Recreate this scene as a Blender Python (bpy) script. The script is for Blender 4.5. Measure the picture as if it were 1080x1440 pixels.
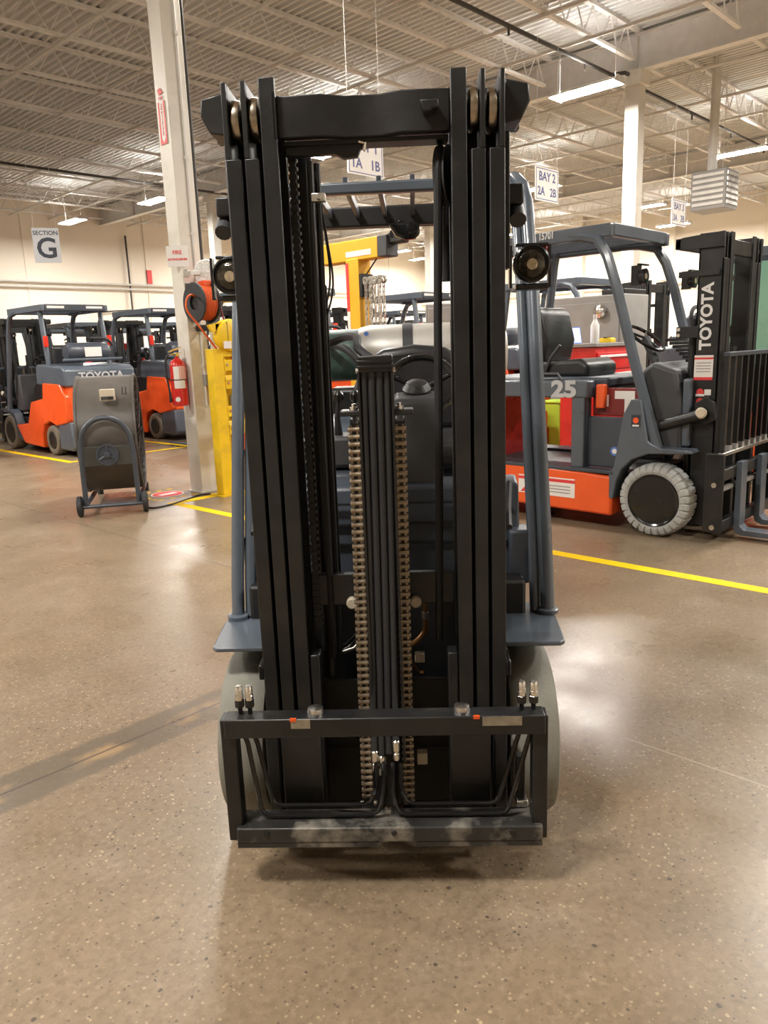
import bpy, bmesh, math, random
from math import sin, cos, pi, radians, atan2, sqrt
from mathutils import Vector, Matrix
random.seed(7)
sc = bpy.context.scene
COL = sc.collection
for o in list(bpy.data.objects): bpy.data.objects.remove(o)

# ------------------------------------------------------------------ camera
F_PX, CAM_H, PITCH, ROLL = 1067.0, 1.43, radians(12.2), radians(2.1)
fw = Vector((0, cos(PITCH), -sin(PITCH))); u0 = Vector((0, sin(PITCH), cos(PITCH)))
rt = Vector((1, 0, 0))*cos(ROLL) - u0*sin(ROLL); upv = rt.cross(fw)
cd = bpy.data.cameras.new('camera'); cd.sensor_fit = 'VERTICAL'; cd.sensor_height = 24; cd.lens = 24*F_PX/1440
cd.clip_start = .05; cd.clip_end = 200
cam = bpy.data.objects.new('camera', cd); COL.objects.link(cam)
VIEW_ROT = -radians(46)      # the building grid is the world grid; the camera looks across it
def CAMW(x, y, z=0.): return Vector((x*cos(VIEW_ROT)-y*sin(VIEW_ROT), x*sin(VIEW_ROT)+y*cos(VIEW_ROT), z))
cam.matrix_world = Matrix.Rotation(VIEW_ROT, 4, 'Z') @ Matrix(((rt.x, upv.x, -fw.x, 0), (rt.y, upv.y, -fw.y, 0), (rt.z, upv.z, -fw.z, CAM_H), (0, 0, 0, 1)))
sc.camera = cam
# ------------------------------------------------------------------ world and exposure
wd = bpy.data.worlds.new('world'); sc.world = wd; wd.use_nodes = True
wd.node_tree.nodes['Background'].inputs[0].default_value = (1, .93, .84, 1)
wd.node_tree.nodes['Background'].inputs[1].default_value = .05
vs = sc.view_settings
vs.view_transform = 'Standard'; vs.look = 'None'; vs.gamma = 1; vs.exposure = 1.12; vs.use_curve_mapping = False
LAMP_STRENGTH = 118.0
sc.cycles.diffuse_bounces = 3; sc.cycles.glossy_bounces = 3; sc.cycles.max_bounces = 6; sc.cycles.caustics_reflective = False; sc.cycles.caustics_refractive = False
LAMP_COLOR = (1.0, .955, .885)

# ------------------------------------------------------------------ materials
MATS = {}
def mat(name, col, rough=.5, metal=0., var=.12, scale=6., bump=0., bscale=40., spec=.5, rvar=.05, coat=0., dirt=None, dirt_amt=.0, dscale=3.):
    if name in MATS: return MATS[name]
    m = bpy.data.materials.new(name); m.use_nodes = True; nt = m.node_tree; N = nt.nodes; Lk = nt.links
    b = N['Principled BSDF']
    tc = N.new('ShaderNodeTexCoord'); nz = N.new('ShaderNodeTexNoise'); nz.inputs['Scale'].default_value = scale; nz.inputs['Detail'].default_value = 3
    Lk.new(tc.outputs['Object'], nz.inputs['Vector'])
    rp = N.new('ShaderNodeMapRange'); rp.inputs['From Min'].default_value = .3; rp.inputs['From Max'].default_value = .7
    rp.inputs['To Min'].default_value = 1-var; rp.inputs['To Max'].default_value = 1+var
    Lk.new(nz.outputs['Fac'], rp.inputs['Value'])
    mx = N.new('ShaderNodeVectorMath'); mx.operation = 'SCALE'; mx.inputs[0].default_value = col
    Lk.new(rp.outputs['Result'], mx.inputs['Scale'])
    out = mx.outputs['Vector']
    if dirt:
        n2 = N.new('ShaderNodeTexNoise'); n2.inputs['Scale'].default_value = dscale; n2.inputs['Detail'].default_value = 5; n2.inputs['Roughness'].default_value = .65
        Lk.new(tc.outputs['Object'], n2.inputs['Vector'])
        r2 = N.new('ShaderNodeMapRange'); r2.inputs['From Min'].default_value = .5; r2.inputs['From Max'].default_value = .72; r2.inputs['To Max'].default_value = dirt_amt
        Lk.new(n2.outputs['Fac'], r2.inputs['Value'])
        mm = N.new('ShaderNodeMix'); mm.data_type = 'RGBA'; Lk.new(r2.outputs['Result'], mm.inputs['Factor']); Lk.new(out, mm.inputs['A']); mm.inputs['B'].default_value = (*dirt, 1)
        out = mm.outputs['Result']
    Lk.new(out, b.inputs['Base Color'])
    rr = N.new('ShaderNodeMapRange'); rr.inputs['From Min'].default_value = .3; rr.inputs['From Max'].default_value = .7
    rr.inputs['To Min'].default_value = max(.03, rough-rvar); rr.inputs['To Max'].default_value = min(1, rough+rvar)
    Lk.new(nz.outputs['Fac'], rr.inputs['Value']); Lk.new(rr.outputs['Result'], b.inputs['Roughness'])
    b.inputs['Metallic'].default_value = metal; b.inputs['Specular IOR Level'].default_value = spec
    if coat: b.inputs['Coat Weight'].default_value = coat; b.inputs['Coat Roughness'].default_value = .12
    if bump:
        n4 = N.new('ShaderNodeTexNoise'); n4.inputs['Scale'].default_value = bscale; n4.inputs['Detail'].default_value = 2; Lk.new(tc.outputs['Object'], n4.inputs['Vector'])
        bp = N.new('ShaderNodeBump'); bp.inputs['Strength'].default_value = bump; bp.inputs['Distance'].default_value = .01
        Lk.new(n4.outputs['Fac'], bp.inputs['Height']); Lk.new(bp.outputs['Normal'], b.inputs['Normal'])
    MATS[name] = m; return m
def emat(name, col, s):
    if name in MATS: return MATS[name]
    m = bpy.data.materials.new(name); m.use_nodes = True; b = m.node_tree.nodes['Principled BSDF']
    b.inputs['Base Color'].default_value = (.8, .8, .8, 1); b.inputs['Emission Color'].default_value = (*col, 1); b.inputs['Emission Strength'].default_value = s
    MATS[name] = m; return m
def gmat(name, col, rough=.05, alpha=.35):
    if name in MATS: return MATS[name]
    m = bpy.data.materials.new(name); m.use_nodes = True; b = m.node_tree.nodes['Principled BSDF']
    b.inputs['Base Color'].default_value = (*col, 1); b.inputs['Roughness'].default_value = rough; b.inputs['Alpha'].default_value = alpha
    MATS[name] = m; return m
BLACK = mat('black_paint', (.0125, .0128, .0135), .40, var=.25, scale=9, bump=.06, bscale=220, dirt=(.05, .045, .035), dirt_amt=.35, dscale=5)
DARK = mat('dark_cavity_paint', (.010, .010, .011), .5, var=.2)
GLOSSBLK = mat('gloss_black', (.012, .012, .013), .18, var=.2, rvar=.06)
RUBBER = mat('black_rubber', (.022, .023, .026), .55, var=.2, bump=.1, bscale=300)
VINYL = mat('black_vinyl', (.02, .02, .022), .38, var=.2, bump=.12, bscale=160)
PLASTIC = mat('dark_grey_plastic', (.055, .057, .062), .5, var=.12, bump=.05, bscale=300)
GREY = mat('charcoal_paint', (.088, .108, .135), .32, var=.08, coat=.3)
GREYD = mat('charcoal_paint_deep', (.05, .06, .078), .4, var=.1)
ORANGE = mat('orange_paint', (.86, .105, .018), .32, var=.06, coat=.35)
TIREG = mat('grey_tire', (.225, .22, .185), .75, var=.1, scale=5, bump=.12, bscale=90, dirt=(.17, .15, .12), dirt_amt=.5, dscale=4)
TIREL = mat('pale_tire', (.42, .43, .42), .75, var=.1, scale=6, bump=.15, bscale=70, dirt=(.2, .18, .15), dirt_amt=.45, dscale=7)
TIRED = mat('worn_tire', (.15, .13, .10), .8, var=.15, scale=6, bump=.15, bscale=70)
STEEL = mat('bright_steel', (.72, .70, .66), .28, 1, var=.08)
CHROME = mat('chrome_fitting', (.80, .79, .76), .22, 1, var=.05)
ROLLER = mat('bearing_steel', (.50, .43, .34), .30, 1, var=.15, scale=12)
CHAIN = mat('chain_steel', (.33, .27, .20), .42, 1, var=.2, scale=20)
BRASS = mat('copper_pipe', (.55, .30, .14), .35, 1, var=.15)
WHITE = mat('white_paint', (.78, .76, .72), .45, var=.05, scale=2, dirt=(.45, .40, .33), dirt_amt=.35, dscale=1.5)
COLW = mat('column_paint', (.74, .71, .64), .42, var=.05, scale=2, dirt=(.42, .38, .31), dirt_amt=.45, dscale=2.2)
CEILM = mat('deck_paint', (.72, .72, .71), .75, var=.06, scale=.6)
JOISTM = mat('joist_paint', (.78, .77, .75), .7, var=.06)
WALLM = mat('wall_paint', (.93, .85, .73), .8, var=.03, scale=.4)
YEL = mat('yellow_paint', (.86, .58, .015), .45, var=.06, dirt=(.35, .25, .06), dirt_amt=.4, dscale=5)
YELG = mat('golden_yellow_paint', (.85, .45, .02), .4, var=.05)
YLINE = mat('line_paint', (.90, .58, .004), .65, var=.08, scale=4, dirt=(.5, .34, .06), dirt_amt=.35, dscale=6, spec=.25)
RED = mat('red_paint', (.62, .02, .015), .3, var=.06, coat=.3)
REDD = mat('maroon_paint', (.20, .02, .018), .4, var=.1)
REDS = mat('red_print', (.75, .05, .05), .5, var=.03)
LABELW = mat('white_label', (.82, .80, .77), .5, var=.03)
INK = mat('dark_ink', (.03, .035, .05), .5, var=.05)
INKB = mat('blue_ink', (.10, .11, .28), .5, var=.05)
LETW = mat('white_lettering', (.78, .78, .78), .5, var=.03)
LETS = mat('silver_lettering', (.50, .51, .53), .45, var=.03)
FANM = mat('fan_shell_paint', (.105, .092, .08), .45, var=.12, scale=4, dirt=(.06, .05, .04), dirt_amt=.6, dscale=3)
FAND = mat('fan_dark_panel', (.05, .048, .042), .5, var=.2, scale=4)
PIPEB = mat('dark_pipe', (.05, .045, .04), .5, var=.1)
PIPEW = mat('pale_pipe', (.66, .64, .60), .5, var=.05)
ALU = mat('brushed_tank', (.66, .64, .60), .42, .35, var=.12, scale=4, dirt=(.30, .28, .24), dirt_amt=.5, dscale=5)
GREENT = mat('green_reflection_tone', (.07, .13, .115), .4, var=.3, scale=14, dirt=(.30, .32, .28), dirt_amt=.7, dscale=14)  # greenish reflections of the aluminium collar mixed into its base colour
CORDO = mat('orange_cord', (.72, .13, .03), .5, var=.1)
GREYM = mat('grey_machine_paint', (.27, .26, .245), .5, var=.08)
BEIGE = mat('beige_box', (.62, .54, .42), .55, var=.05)
BLUE = mat('blue_plastic', (.05, .14, .50), .4, var=.05)
BLUES = mat('blue_tape', (.08, .20, .55), .5, var=.05)
GREEN = mat('lime_plastic', (.40, .60, .04), .5, var=.05)
MINT = gmat('mint_glass', (.25, .48, .36), .08, .9)
LENS = mat('lamp_lens', (.60, .50, .34), .12, .6, var=.1, scale=40, bump=.5, bscale=60)
LENSD = mat('dark_lamp_lens', (.05, .042, .03), .10, .3, var=.4, scale=60, bump=.3, bscale=80)
REDL = mat('red_lens', (.7, .04, .02), .2, var=.05)
BROWNB = mat('wood_block', (.40, .25, .12), .6, var=.2)
LAMPM = emat('lamp_tube_glow', LAMP_COLOR, LAMP_STRENGTH)
SCREEN = emat('tablet_screen_glow', (.12, .25, .85), 1.0)

# ------------------------------------------------------------------ mesh helpers
class MB:
    def __init__(s): s.v = []; s.f = []
    def add(s, vs, fs):
        n = len(s.v); s.v += [tuple(p) for p in vs]; s.f += [tuple(i+n for i in q) for q in fs]; return s
    def box(s, x0, x1, y0, y1, z0, z1):
        v = [(x, y, z) for z in (z0, z1) for y in (y0, y1) for x in (x0, x1)]
        return s.add(v, [(0, 2, 3, 1), (4, 5, 7, 6), (0, 1, 5, 4), (2, 6, 7, 3), (0, 4, 6, 2), (1, 3, 7, 5)])
    def prism(s, pts, axis, a, b):
        n = len(pts)
        def P(p, t):
            return (t, p[0], p[1]) if axis == 'x' else (p[0], t, p[1]) if axis == 'y' else (p[0], p[1], t)
        v = [P(p, a) for p in pts]+[P(p, b) for p in pts]
        f = [tuple(range(n))[::-1], tuple(range(n, 2*n))]+[(i, (i+1) % n, n+(i+1) % n, n+i) for i in range(n)]
        return s.add(v, f)
    def tube(s, pts, r, n=8, cap=True):
        pts = [Vector(p) for p in pts]; rs = r if isinstance(r, (list, tuple)) else [r]*len(pts)
        ring = []; prev = None
        for i, p in enumerate(pts):
            t = (pts[min(i+1, len(pts)-1)]-pts[max(i-1, 0)]).normalized()
            if prev is None:
                a = Vector((0, 0, 1)) if abs(t.z) < .9 else Vector((1, 0, 0)); nx = t.cross(a).normalized()
            else:
                nx = (prev - t*prev.dot(t)).normalized()
            prev = nx; ny = t.cross(nx)
            ring.append([p+(nx*cos(2*pi*k/n)+ny*sin(2*pi*k/n))*rs[i] for k in range(n)])
        v = [q for R in ring for q in R]; f = []
        for i in range(len(pts)-1):
            for k in range(n): f.append((i*n+k, i*n+(k+1) % n, (i+1)*n+(k+1) % n, (i+1)*n+k))
        if cap: f += [tuple(range(n))[::-1], tuple((len(pts)-1)*n+k for k in range(n))]
        return s.add(v, f)
    def cyl(s, p0, p1, r, n=16): return s.tube([p0, p1], r, n)
    def lathe(s, prof, o, axis, n=32, closed=False):
        o = Vector(o); ax = Vector(axis).normalized(); a = Vector((0, 0, 1)) if abs(ax.z) < .9 else Vector((1, 0, 0))
        nx = ax.cross(a).normalized(); ny = ax.cross(nx); m = len(prof)
        v = [o+ax*h+(nx*cos(2*pi*k/n)+ny*sin(2*pi*k/n))*r for r, h in prof for k in range(n)]; f = []
        for i in range(m if closed else m-1):
            j = (i+1) % m
            for k in range(n): f.append((i*n+k, i*n+(k+1) % n, j*n+(k+1) % n, j*n+k))
        if not closed: f += [tuple(range(n))[::-1], tuple((m-1)*n+k for k in range(n))]
        return s.add(v, f)
    def build(s, name, m, parent=None, bevel=0, seg=2, smooth=True, loc=None, rot=None, angle=35):
        me = bpy.data.meshes.new(name); me.from_pydata(s.v, [], s.f)
        bm = bmesh.new(); bm.from_mesh(me); bmesh.ops.recalc_face_normals(bm, faces=bm.faces); bm.to_mesh(me); bm.free()
        me.materials.append(m)
        if smooth:
            for p in me.polygons: p.use_smooth = True
            me.set_sharp_from_angle(angle=radians(angle))
        return mkobj(name, me, parent, bevel, seg, loc, rot)
def mkobj(name, me, parent=None, bevel=0, seg=2, loc=None, rot=None):
    o = bpy.data.objects.new(name, me); COL.objects.link(o)
    if parent: o.parent = parent
    if loc: o.location = loc
    if rot: o.rotation_euler = rot
    if bevel:
        b = o.modifiers.new('bevel', 'BEVEL'); b.width = bevel; b.segments = seg; b.limit_method = 'ANGLE'; b.angle_limit = radians(40)
    return o
def share(src, parent, loc=(0, 0, 0), rot=(0, 0, 0), name=None):
    o = bpy.data.objects.new(name or src.name.split('.')[0], src.data); COL.objects.link(o); o.parent = parent; o.location = loc; o.rotation_euler = rot
    for md in src.modifiers:
        if md.type == 'BEVEL':
            b = o.modifiers.new('bevel', 'BEVEL'); b.width = md.width; b.segments = md.segments; b.limit_method = 'ANGLE'; b.angle_limit = md.angle_limit
    return o
def tag(o, label=None, cat=None, group=None, kind=None):
    if label: o['label'] = label
    if cat: o['category'] = cat
    if group: o['group'] = group
    if kind: o['kind'] = kind
    return o
def empty(name, loc=(0, 0, 0), rz=0.):
    o = bpy.data.objects.new(name, None); COL.objects.link(o); o.location = loc; o.rotation_euler = (0, 0, rz); o.empty_display_size = .1
    return o
def copy_tree(o, parent=None):
    c = o.copy(); COL.objects.link(c); c.parent = parent
    for ch in o.children: copy_tree(ch, c)
    return c
TXT = {}
def text(body, size, m, parent, loc, X, Y, name='lettering', ext=.0008, align='CENTER', bold=0., sx=1.):
    key = (body, size, ext, bold, m.name)
    if key not in TXT:
        cu = bpy.data.curves.new(name, 'FONT'); cu.body = body; cu.size = size; cu.extrude = ext; cu.offset = bold; cu.resolution_u = 3
        cu.align_x = align; cu.align_y = 'CENTER'; cu.materials.append(m)
        tmp = bpy.data.objects.new(name, cu); COL.objects.link(tmp); bpy.context.view_layer.update()
        me = bpy.data.meshes.new_from_object(tmp.evaluated_get(bpy.context.evaluated_depsgraph_get())); me.name = name
        if not me.materials: me.materials.append(m)
        bpy.data.objects.remove(tmp); bpy.data.curves.remove(cu); TXT[key] = me
    o = bpy.data.objects.new(name, TXT[key]); COL.objects.link(o); o.parent = parent
    X = Vector(X).normalized(); Y = Vector(Y).normalized(); Z = X.cross(Y)
    o.matrix_local = Matrix(((X.x*sx, Y.x, Z.x, loc[0]), (X.y*sx, Y.y, Z.y, loc[1]), (X.z*sx, Y.z, Z.z, loc[2]), (0, 0, 0, 1)))
    return o
def spl(pts, k=5):
    P = [Vector(p) for p in pts]; out = []
    for i in range(len(P)-1):
        a = P[max(i-1, 0)]; b = P[i]; c = P[i+1]; d = P[min(i+2, len(P)-1)]
        for j in range(k):
            t = j/k; out.append(.5*((2*b)+(c-a)*t+(2*a-5*b+4*c-d)*t*t+(3*b-a-3*c+d)*t**3))
    return out+[P[-1]]
def arc(c, r, a0, a1, n, plane='yz', x=0.):
    out = []
    for i in range(n+1):
        a = radians(a0+(a1-a0)*i/n); p, q = c[0]+r*cos(a), c[1]+r*sin(a)
        out.append({'yz': (x, p, q), 'xz': (p, x, q), 'xy': (p, q, x)}[plane])
    return out

# building axes: U runs away to the right, V runs away to the left, both on the floor
BROT = 0.0
def W(u, v, z=0.): return Vector((u, v, z))

# ------------------------------------------------------------------ floor
U0, U1, V0, V1 = -9.0, 32.6, -9.0, 27.8
ZDECK = 6.86
def floor_material():
    m = bpy.data.materials.new('polished_concrete'); m.use_nodes = True; nt = m.node_tree; N = nt.nodes; Lk = nt.links; b = N['Principled BSDF']
    tc = N.new('ShaderNodeTexCoord')
    def noise(s, d=4, r=.55):
        n = N.new('ShaderNodeTexNoise'); n.inputs['Scale'].default_value = s; n.inputs['Detail'].default_value = d; n.inputs['Roughness'].default_value = r
        Lk.new(tc.outputs['Object'], n.inputs['Vector']); return n.outputs['Fac']
    def mr(v, a, c, t0=0, t1=1):
        n = N.new('ShaderNodeMapRange'); n.inputs['From Min'].default_value = a; n.inputs['From Max'].default_value = c
        n.inputs['To Min'].default_value = t0; n.inputs['To Max'].default_value = t1; Lk.new(v, n.inputs['Value']); return n.outputs['Result']
    def mix(f, A, B):
        n = N.new('ShaderNodeMix'); n.data_type = 'RGBA'
        Lk.new(f, n.inputs['Factor'])
        for k, x in (('A', A), ('B', B)):
            if isinstance(x, tuple): n.inputs[k].default_value = (*x, 1)
            else: Lk.new(x, n.inputs[k])
        return n.outputs['Result']
    def math_(op, a, b_=None):
        n = N.new('ShaderNodeMath'); n.operation = op
        for i, x in enumerate((a, b_)):
            if x is None: continue
            if isinstance(x, (int, float)): n.inputs[i].default_value = x
            else: Lk.new(x, n.inputs[i])
        return n.outputs[0]
    c = mix(mr(noise(.7, 6), .35, .65), (.212, .152, .092), (.284, .210, .138))
    c = mix(mr(noise(5, 6, .7), .40, .68, 0, .55), c, (.19, .14, .092))
    c = mix(mr(noise(1.6, 5), .55, .75, 0, .35), c, (.37, .31, .24))
    c = mix(mr(noise(42, 3, .6), .45, .66, 0, .5), c, (.15, .108, .068)); c = mix(mr(noise(37, 3, .6), .54, .74, 0, .34), c, (.40, .315, .215))
    vo = N.new('ShaderNodeTexVoronoi'); vo.inputs['Scale'].default_value = 88; Lk.new(tc.outputs['Object'], vo.inputs['Vector'])
    sep = N.new('ShaderNodeSeparateColor'); Lk.new(vo.outputs['Color'], sep.inputs[0])
    dots = math_('LESS_THAN', math_('ADD', vo.outputs['Distance'], mr(noise(160, 2), 0, 1, -.22, .22)), mr(sep.outputs[1], 0, 1, .12, .42))
    patch = mr(noise(1.1, 3), .42, .62)
    dark = math_('MULTIPLY', math_('MULTIPLY', dots, math_('LESS_THAN', sep.outputs[0], .13)), mr(patch, 0, 1, .55, 1))
    lite = math_('MULTIPLY', math_('MULTIPLY', dots, math_('GREATER_THAN', sep.outputs[0], .80)), mr(patch, 0, 1, .4, .85))
    c = mix(dark, c, (.065, .05, .042)); c = mix(lite, c, (.52, .40, .25))
    vo2 = N.new('ShaderNodeTexVoronoi'); vo2.inputs['Scale'].default_value = 28; Lk.new(tc.outputs['Object'], vo2.inputs['Vector'])
    sep2 = N.new('ShaderNodeSeparateColor'); Lk.new(vo2.outputs['Color'], sep2.inputs[0])
    big = math_('MULTIPLY', math_('LESS_THAN', math_('ADD', vo2.outputs['Distance'], mr(noise(90, 2), 0, 1, -.12, .12)), .17), math_('LESS_THAN', sep2.outputs[1], .05))
    c = mix(math_('MULTIPLY', big, .8), c, (.06, .045, .04))
    # the patched construction joint and saw cuts, in building coordinates (object x = u, y = v)
    sx = N.new('ShaderNodeSeparateXYZ'); Lk.new(tc.outputs['Object'], sx.inputs[0])
    wob = mr(noise(6, 3), 0, 1, -.03, .03)
    dv = math_('ABSOLUTE', math_('ADD', math_('SUBTRACT', sx.outputs[1], 2.565), wob))
    lim = math_('LESS_THAN', sx.outputs[0], 2.6)
    band = math_('MULTIPLY', mr(dv, .105, .125, 1, 0), lim)
    c = mix(math_('MULTIPLY', band, .78), c, (.12, .095, .068))
    och = math_('MULTIPLY', math_('MULTIPLY', mr(dv, .03, .06, 1, 0), lim), mr(noise(3.2, 4), .46, .56))
    c = mix(math_('MULTIPLY', och, .75), c, (.36, .24, .12))
    dv2 = math_('ABSOLUTE', math_('SUBTRACT', sx.outputs[1], 2.565))
    c = mix(math_('MULTIPLY', math_('MULTIPLY', mr(dv2, .004, .007, 1, 0), lim), .8), c, (.07, .05, .04))
    du = math_('ABSOLUTE', math_('SUBTRACT', sx.outputs[0], 2.42))
    cut = math_('MULTIPLY', math_('MULTIPLY', mr(du, .002, .005, 1, 0), math_('LESS_THAN', sx.outputs[1], 1.15)), .5)
    c = mix(cut, c, (.5, .42, .32))
    du3 = math_('ABSOLUTE', math_('SUBTRACT', sx.outputs[0], 2.86))
    c = mix(math_('MULTIPLY', math_('MULTIPLY', mr(du3, .006, .012, 1, 0), math_('GREATER_THAN', sx.outputs[1], 4.0)), .45), c, (.09, .07, .05))
    Lk.new(c, b.inputs['Base Color'])
    Lk.new(mr(noise(2.2, 6), .3, .7, .24, .42), b.inputs['Roughness'])
    b.inputs['Specular IOR Level'].default_value = .5
    bp = N.new('ShaderNodeBump'); bp.inputs['Strength'].default_value = .12; bp.inputs['Distance'].default_value = .004
    Lk.new(noise(60, 4), bp.inputs['Height']); Lk.new(bp.outputs['Normal'], b.inputs['Normal'])
    return m
fl = MB().box(U0, U1, V0, V1, -.2, 0).build('floor', floor_material(), smooth=False); fl.rotation_euler.z = BROT; tag(fl, kind='structure', label='worn polished tan concrete floor with speckled aggregate')
def fline(u0, u1, v0, v1, m=YLINE, name='floor_marking'):
    return MB().box(u0, u1, v0, v1, .0004, .0016).build(name, m, fl, smooth=False)
fline(4.41, 4.51, -9, 4.2)
fline(3.82, 3.92, 4.4, 6.68); fline(3.92, 4.36, 6.56, 6.68)
fline(4.60, 4.70, 10.6, 24)
for k in range(7): fline(4.70 if k == 0 else 4.62+2*k, 6.62+2*k, 10.60, 10.70)
for k in range(1, 8): fline(4.6+2*k-.05, 4.6+2*k+.05, 10.70, 14.5)
fline(4.51, 20, 6.25, 6.35); fline(7.0, 7.1, 4.0, 6.25)
dec = MB().lathe([(.17, .0006), (.17, .0018)], (4.10, 7.13, 0), (0, 0, 1), 32).build('floor_decal', LABELW, fl)
MB().lathe([(.155, .0018), (.155, .0026)], (4.10, 7.13, 0), (0, 0, 1), 32).build('decal_disc', REDS, dec)
MB().box(4.0, 4.2, 7.09, 7.17, .0026, .0032).build('decal_band', LABELW, dec, smooth=False)
for k in range(4):
    fline(3.85+.13*k, 3.91+.13*k, 6.86, 6.90); fline(3.85+.13*k, 3.91+.13*k, 7.36, 7.40)
    fline(3.83, 3.87, 6.92+.12*k, 6.98+.12*k)

# ------------------------------------------------------------------ walls
def wall(name, box, label):
    o = MB().box(*box).build(name, WALLM, smooth=False); o.rotation_euler.z = BROT; tag(o, kind='structure', label=label); return o
wb = wall('wall_back', (U0, U1, V1, V1+.2, 0, ZDECK), 'cream painted back wall with exposed pipes')
wr = wall('wall_right', (U1, U1+.2, V0, V1, 0, ZDECK), 'cream painted side wall beyond the parked trucks')
wall('wall_left', (U0-.2, U0, V0, V1, 0, ZDECK), 'cream painted wall behind the photographer')
wall('wall_front', (U0, U1, V0-.2, V0, 0, ZDECK), 'cream painted wall beside the photographer')
for k in range(9):      # pilasters and wall panel joints
    MB().box(U0+2+4.6*k, U0+2.06+4.6*k, V1-.03, V1, 0, ZDECK).build('panel_joint', WALLM, wb, smooth=False)
    MB().box(U1-.25, U1, V0+2+4.2*k, V0+2.5+4.2*k, 0, ZDECK).build('pilaster', WALLM, wr, smooth=False)
for z in (3.95, 4.12):
    MB().tube([(U0, V1-.15, z), (U1, V1-.15, z)], .04, 8).build('wall_pipe', PIPEW, wb)
    MB().tube([(U1-.32, V0, z-.3), (U1-.32, V1, z-.3)], .04, 8).build('wall_pipe', PIPEW, wr)
for u in (9.3, 15.2, 20.6):
    MB().tube([(u, V1-.12, 5.9), (u, V1-.12, 3.2), (u-1.4, V1-.12, 3.1), (u-1.4, V1-.12, 2.6)], .035, 8).build('wall_pipe', PIPEB, wb)
    MB().box(u+.8, u+1.0, V1-.06, V1, 4.2, 4.7).build('wall_tag', REDS, wb, smooth=False)

# ------------------------------------------------------------------ ceiling: deck, joists, girders
mb = MB(); pitch = .152; prof = []
u = U0
while u < U1:
    prof += [(u, ZDECK), (u+.05, ZDECK), (u+.066, ZDECK+.05), (u+.136, ZDECK+.05)]; u += pitch
n = len(prof)
mb.add([(p[0], V0, p[1]) for p in prof]+[(p[0], V1, p[1]) for p in prof], [(i, i+1, n+i+1, n+i) for i in range(n-1)])
deck = mb.build('ceiling', CEILM, smooth=False); deck.rotation_euler.z = BROT; tag(deck, kind='structure', label='painted corrugated metal roof deck on open web joists')
MB().box(U0, U1, V0, V1, ZDECK+.06, ZDECK+.2).build('roof_slab', CEILM, deck, smooth=False)
GU = [-5.45, 4.47, 14.37, 24.27]; JL = 9.9
jm = MB().box(0, JL, -.045, .045, 6.80, 6.86).box(0.3, JL-.3, -.04, .04, 6.30, 6.35)
for i in range(16):
    a = .3+i*(JL-.6)/16; c = a+(JL-.6)/32; e = a+(JL-.6)/16
    jm.tube([(a, 0, 6.33), (c, 0, 6.82), (e, 0, 6.33)], .014, 4, False)
jsrc = None; JV = [6.98-1.83*8+1.83*k for k in range(20)]
for gu in GU:
    for v in JV:
        if v < V0+.2 or v > V1-.2: continue
        if jsrc is None: jsrc = jm.build('roof_joist', JOISTM, deck, smooth=False, loc=(gu, v, 0))
        else: share(jsrc, deck, (gu, v, 0))
for gu in GU:
    g = MB().box(gu-.1, gu+.1, V0, V1, 6.19, 6.215).box(gu-.1, gu+.1, V0, V1, 6.775, 6.80).box(gu-.008, gu+.008, V0, V1, 6.215, 6.775)
    for k in range(10): g.box(gu-.09, gu+.09, 6.98-14.6+3.66*k-.006, 6.98-14.6+3.66*k+.006, 6.215, 6.775)
    g.build('girder', JOISTM, deck, smooth=False)
for u in (-1.2, 1.9, 6.15, 7.72, 9.3, 11.1, 12.45, 15.4, 17.45, 19.3, 21.2, 22.8, 26.0, 28.0, 30.0):
    MB().tube([(u, V0, 6.27), (u, V1, 6.27)], .028, 6).build('ceiling_pipe', PIPEW, deck)
for v, z in ((7.33, 6.13), (20.45, 6.2)):
    pts = [(U0, v, z), (13.95, v, z), (14.05, v-.22, z), (14.75, v-.22, z), (14.85, v, z), (U1, v, z)] if v < 10 else [(U0, v, z), (U1, v, z)]
    MB().tube(pts, .035, 8).build('sprinkler_pipe', PIPEB, deck)
for k in range(14):
    MB().tube([(1.5+2.3*k, 7.33, 6.13), (1.5+2.3*k, 7.33, 6.0)], .02, 6).build('sprinkler_head', PIPEB, deck)

# ------------------------------------------------------------------ columns
def column(u, v, w, label):
    o = MB().box(-w/2, w/2, -w/2, w/2, 0, 6.19).build('steel_column', COLW, bevel=.008, loc=W(u, v), rot=(0, 0, BROT)); tag(o, label, 'column', kind='structure')
    MB().box(-w/2-.06, w/2+.06, -w/2-.06, w/2+.06, 5.95, 6.19).build('cap_plate', COLW, o, smooth=False)
    MB().box(-w/2-.02, w/2+.02, -w/2-.02, w/2+.02, 0, .012).build('base_plate', COLW, o, smooth=False)
    return o
CU, CV, CW = 4.47, 6.98, .22
colA = column(CU, CV, CW, 'white steel column carrying the fire extinguisher')
colB = column(14.37, 7.06, .27, 'white steel column rising above the empty-bay truck roof')
colC = column(14.37, 20.7, .27, 'slim far white column seen just past the extinguisher column')
colD = column(24.27, 20.4, .27, 'distant white column seen through the mast opening')
MB().tube([(.03, -CW/2-.014, .9), (.03, -CW/2-.014, 6.0)], .012, 8).build('conduit', PIPEW, colA)
MB().tube([(CW/2+.02, -CW/2+.02, 1.9), (CW/2+.02, -CW/2+.02, 6.0)], .022, 8).build('drain_pipe', PIPEB, colA)
for z in (1.3, 2.6, 3.3, 4.4): MB().box(.012, .048, -CW/2-.03, -CW/2, z, z+.03).build('conduit_clip', PIPEW, colA, smooth=False)
MB().tube([(.16, .1, 0.1), (.16, .1, 6.1)], .03, 8).build('drain_pipe', PIPEB, colC)

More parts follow.
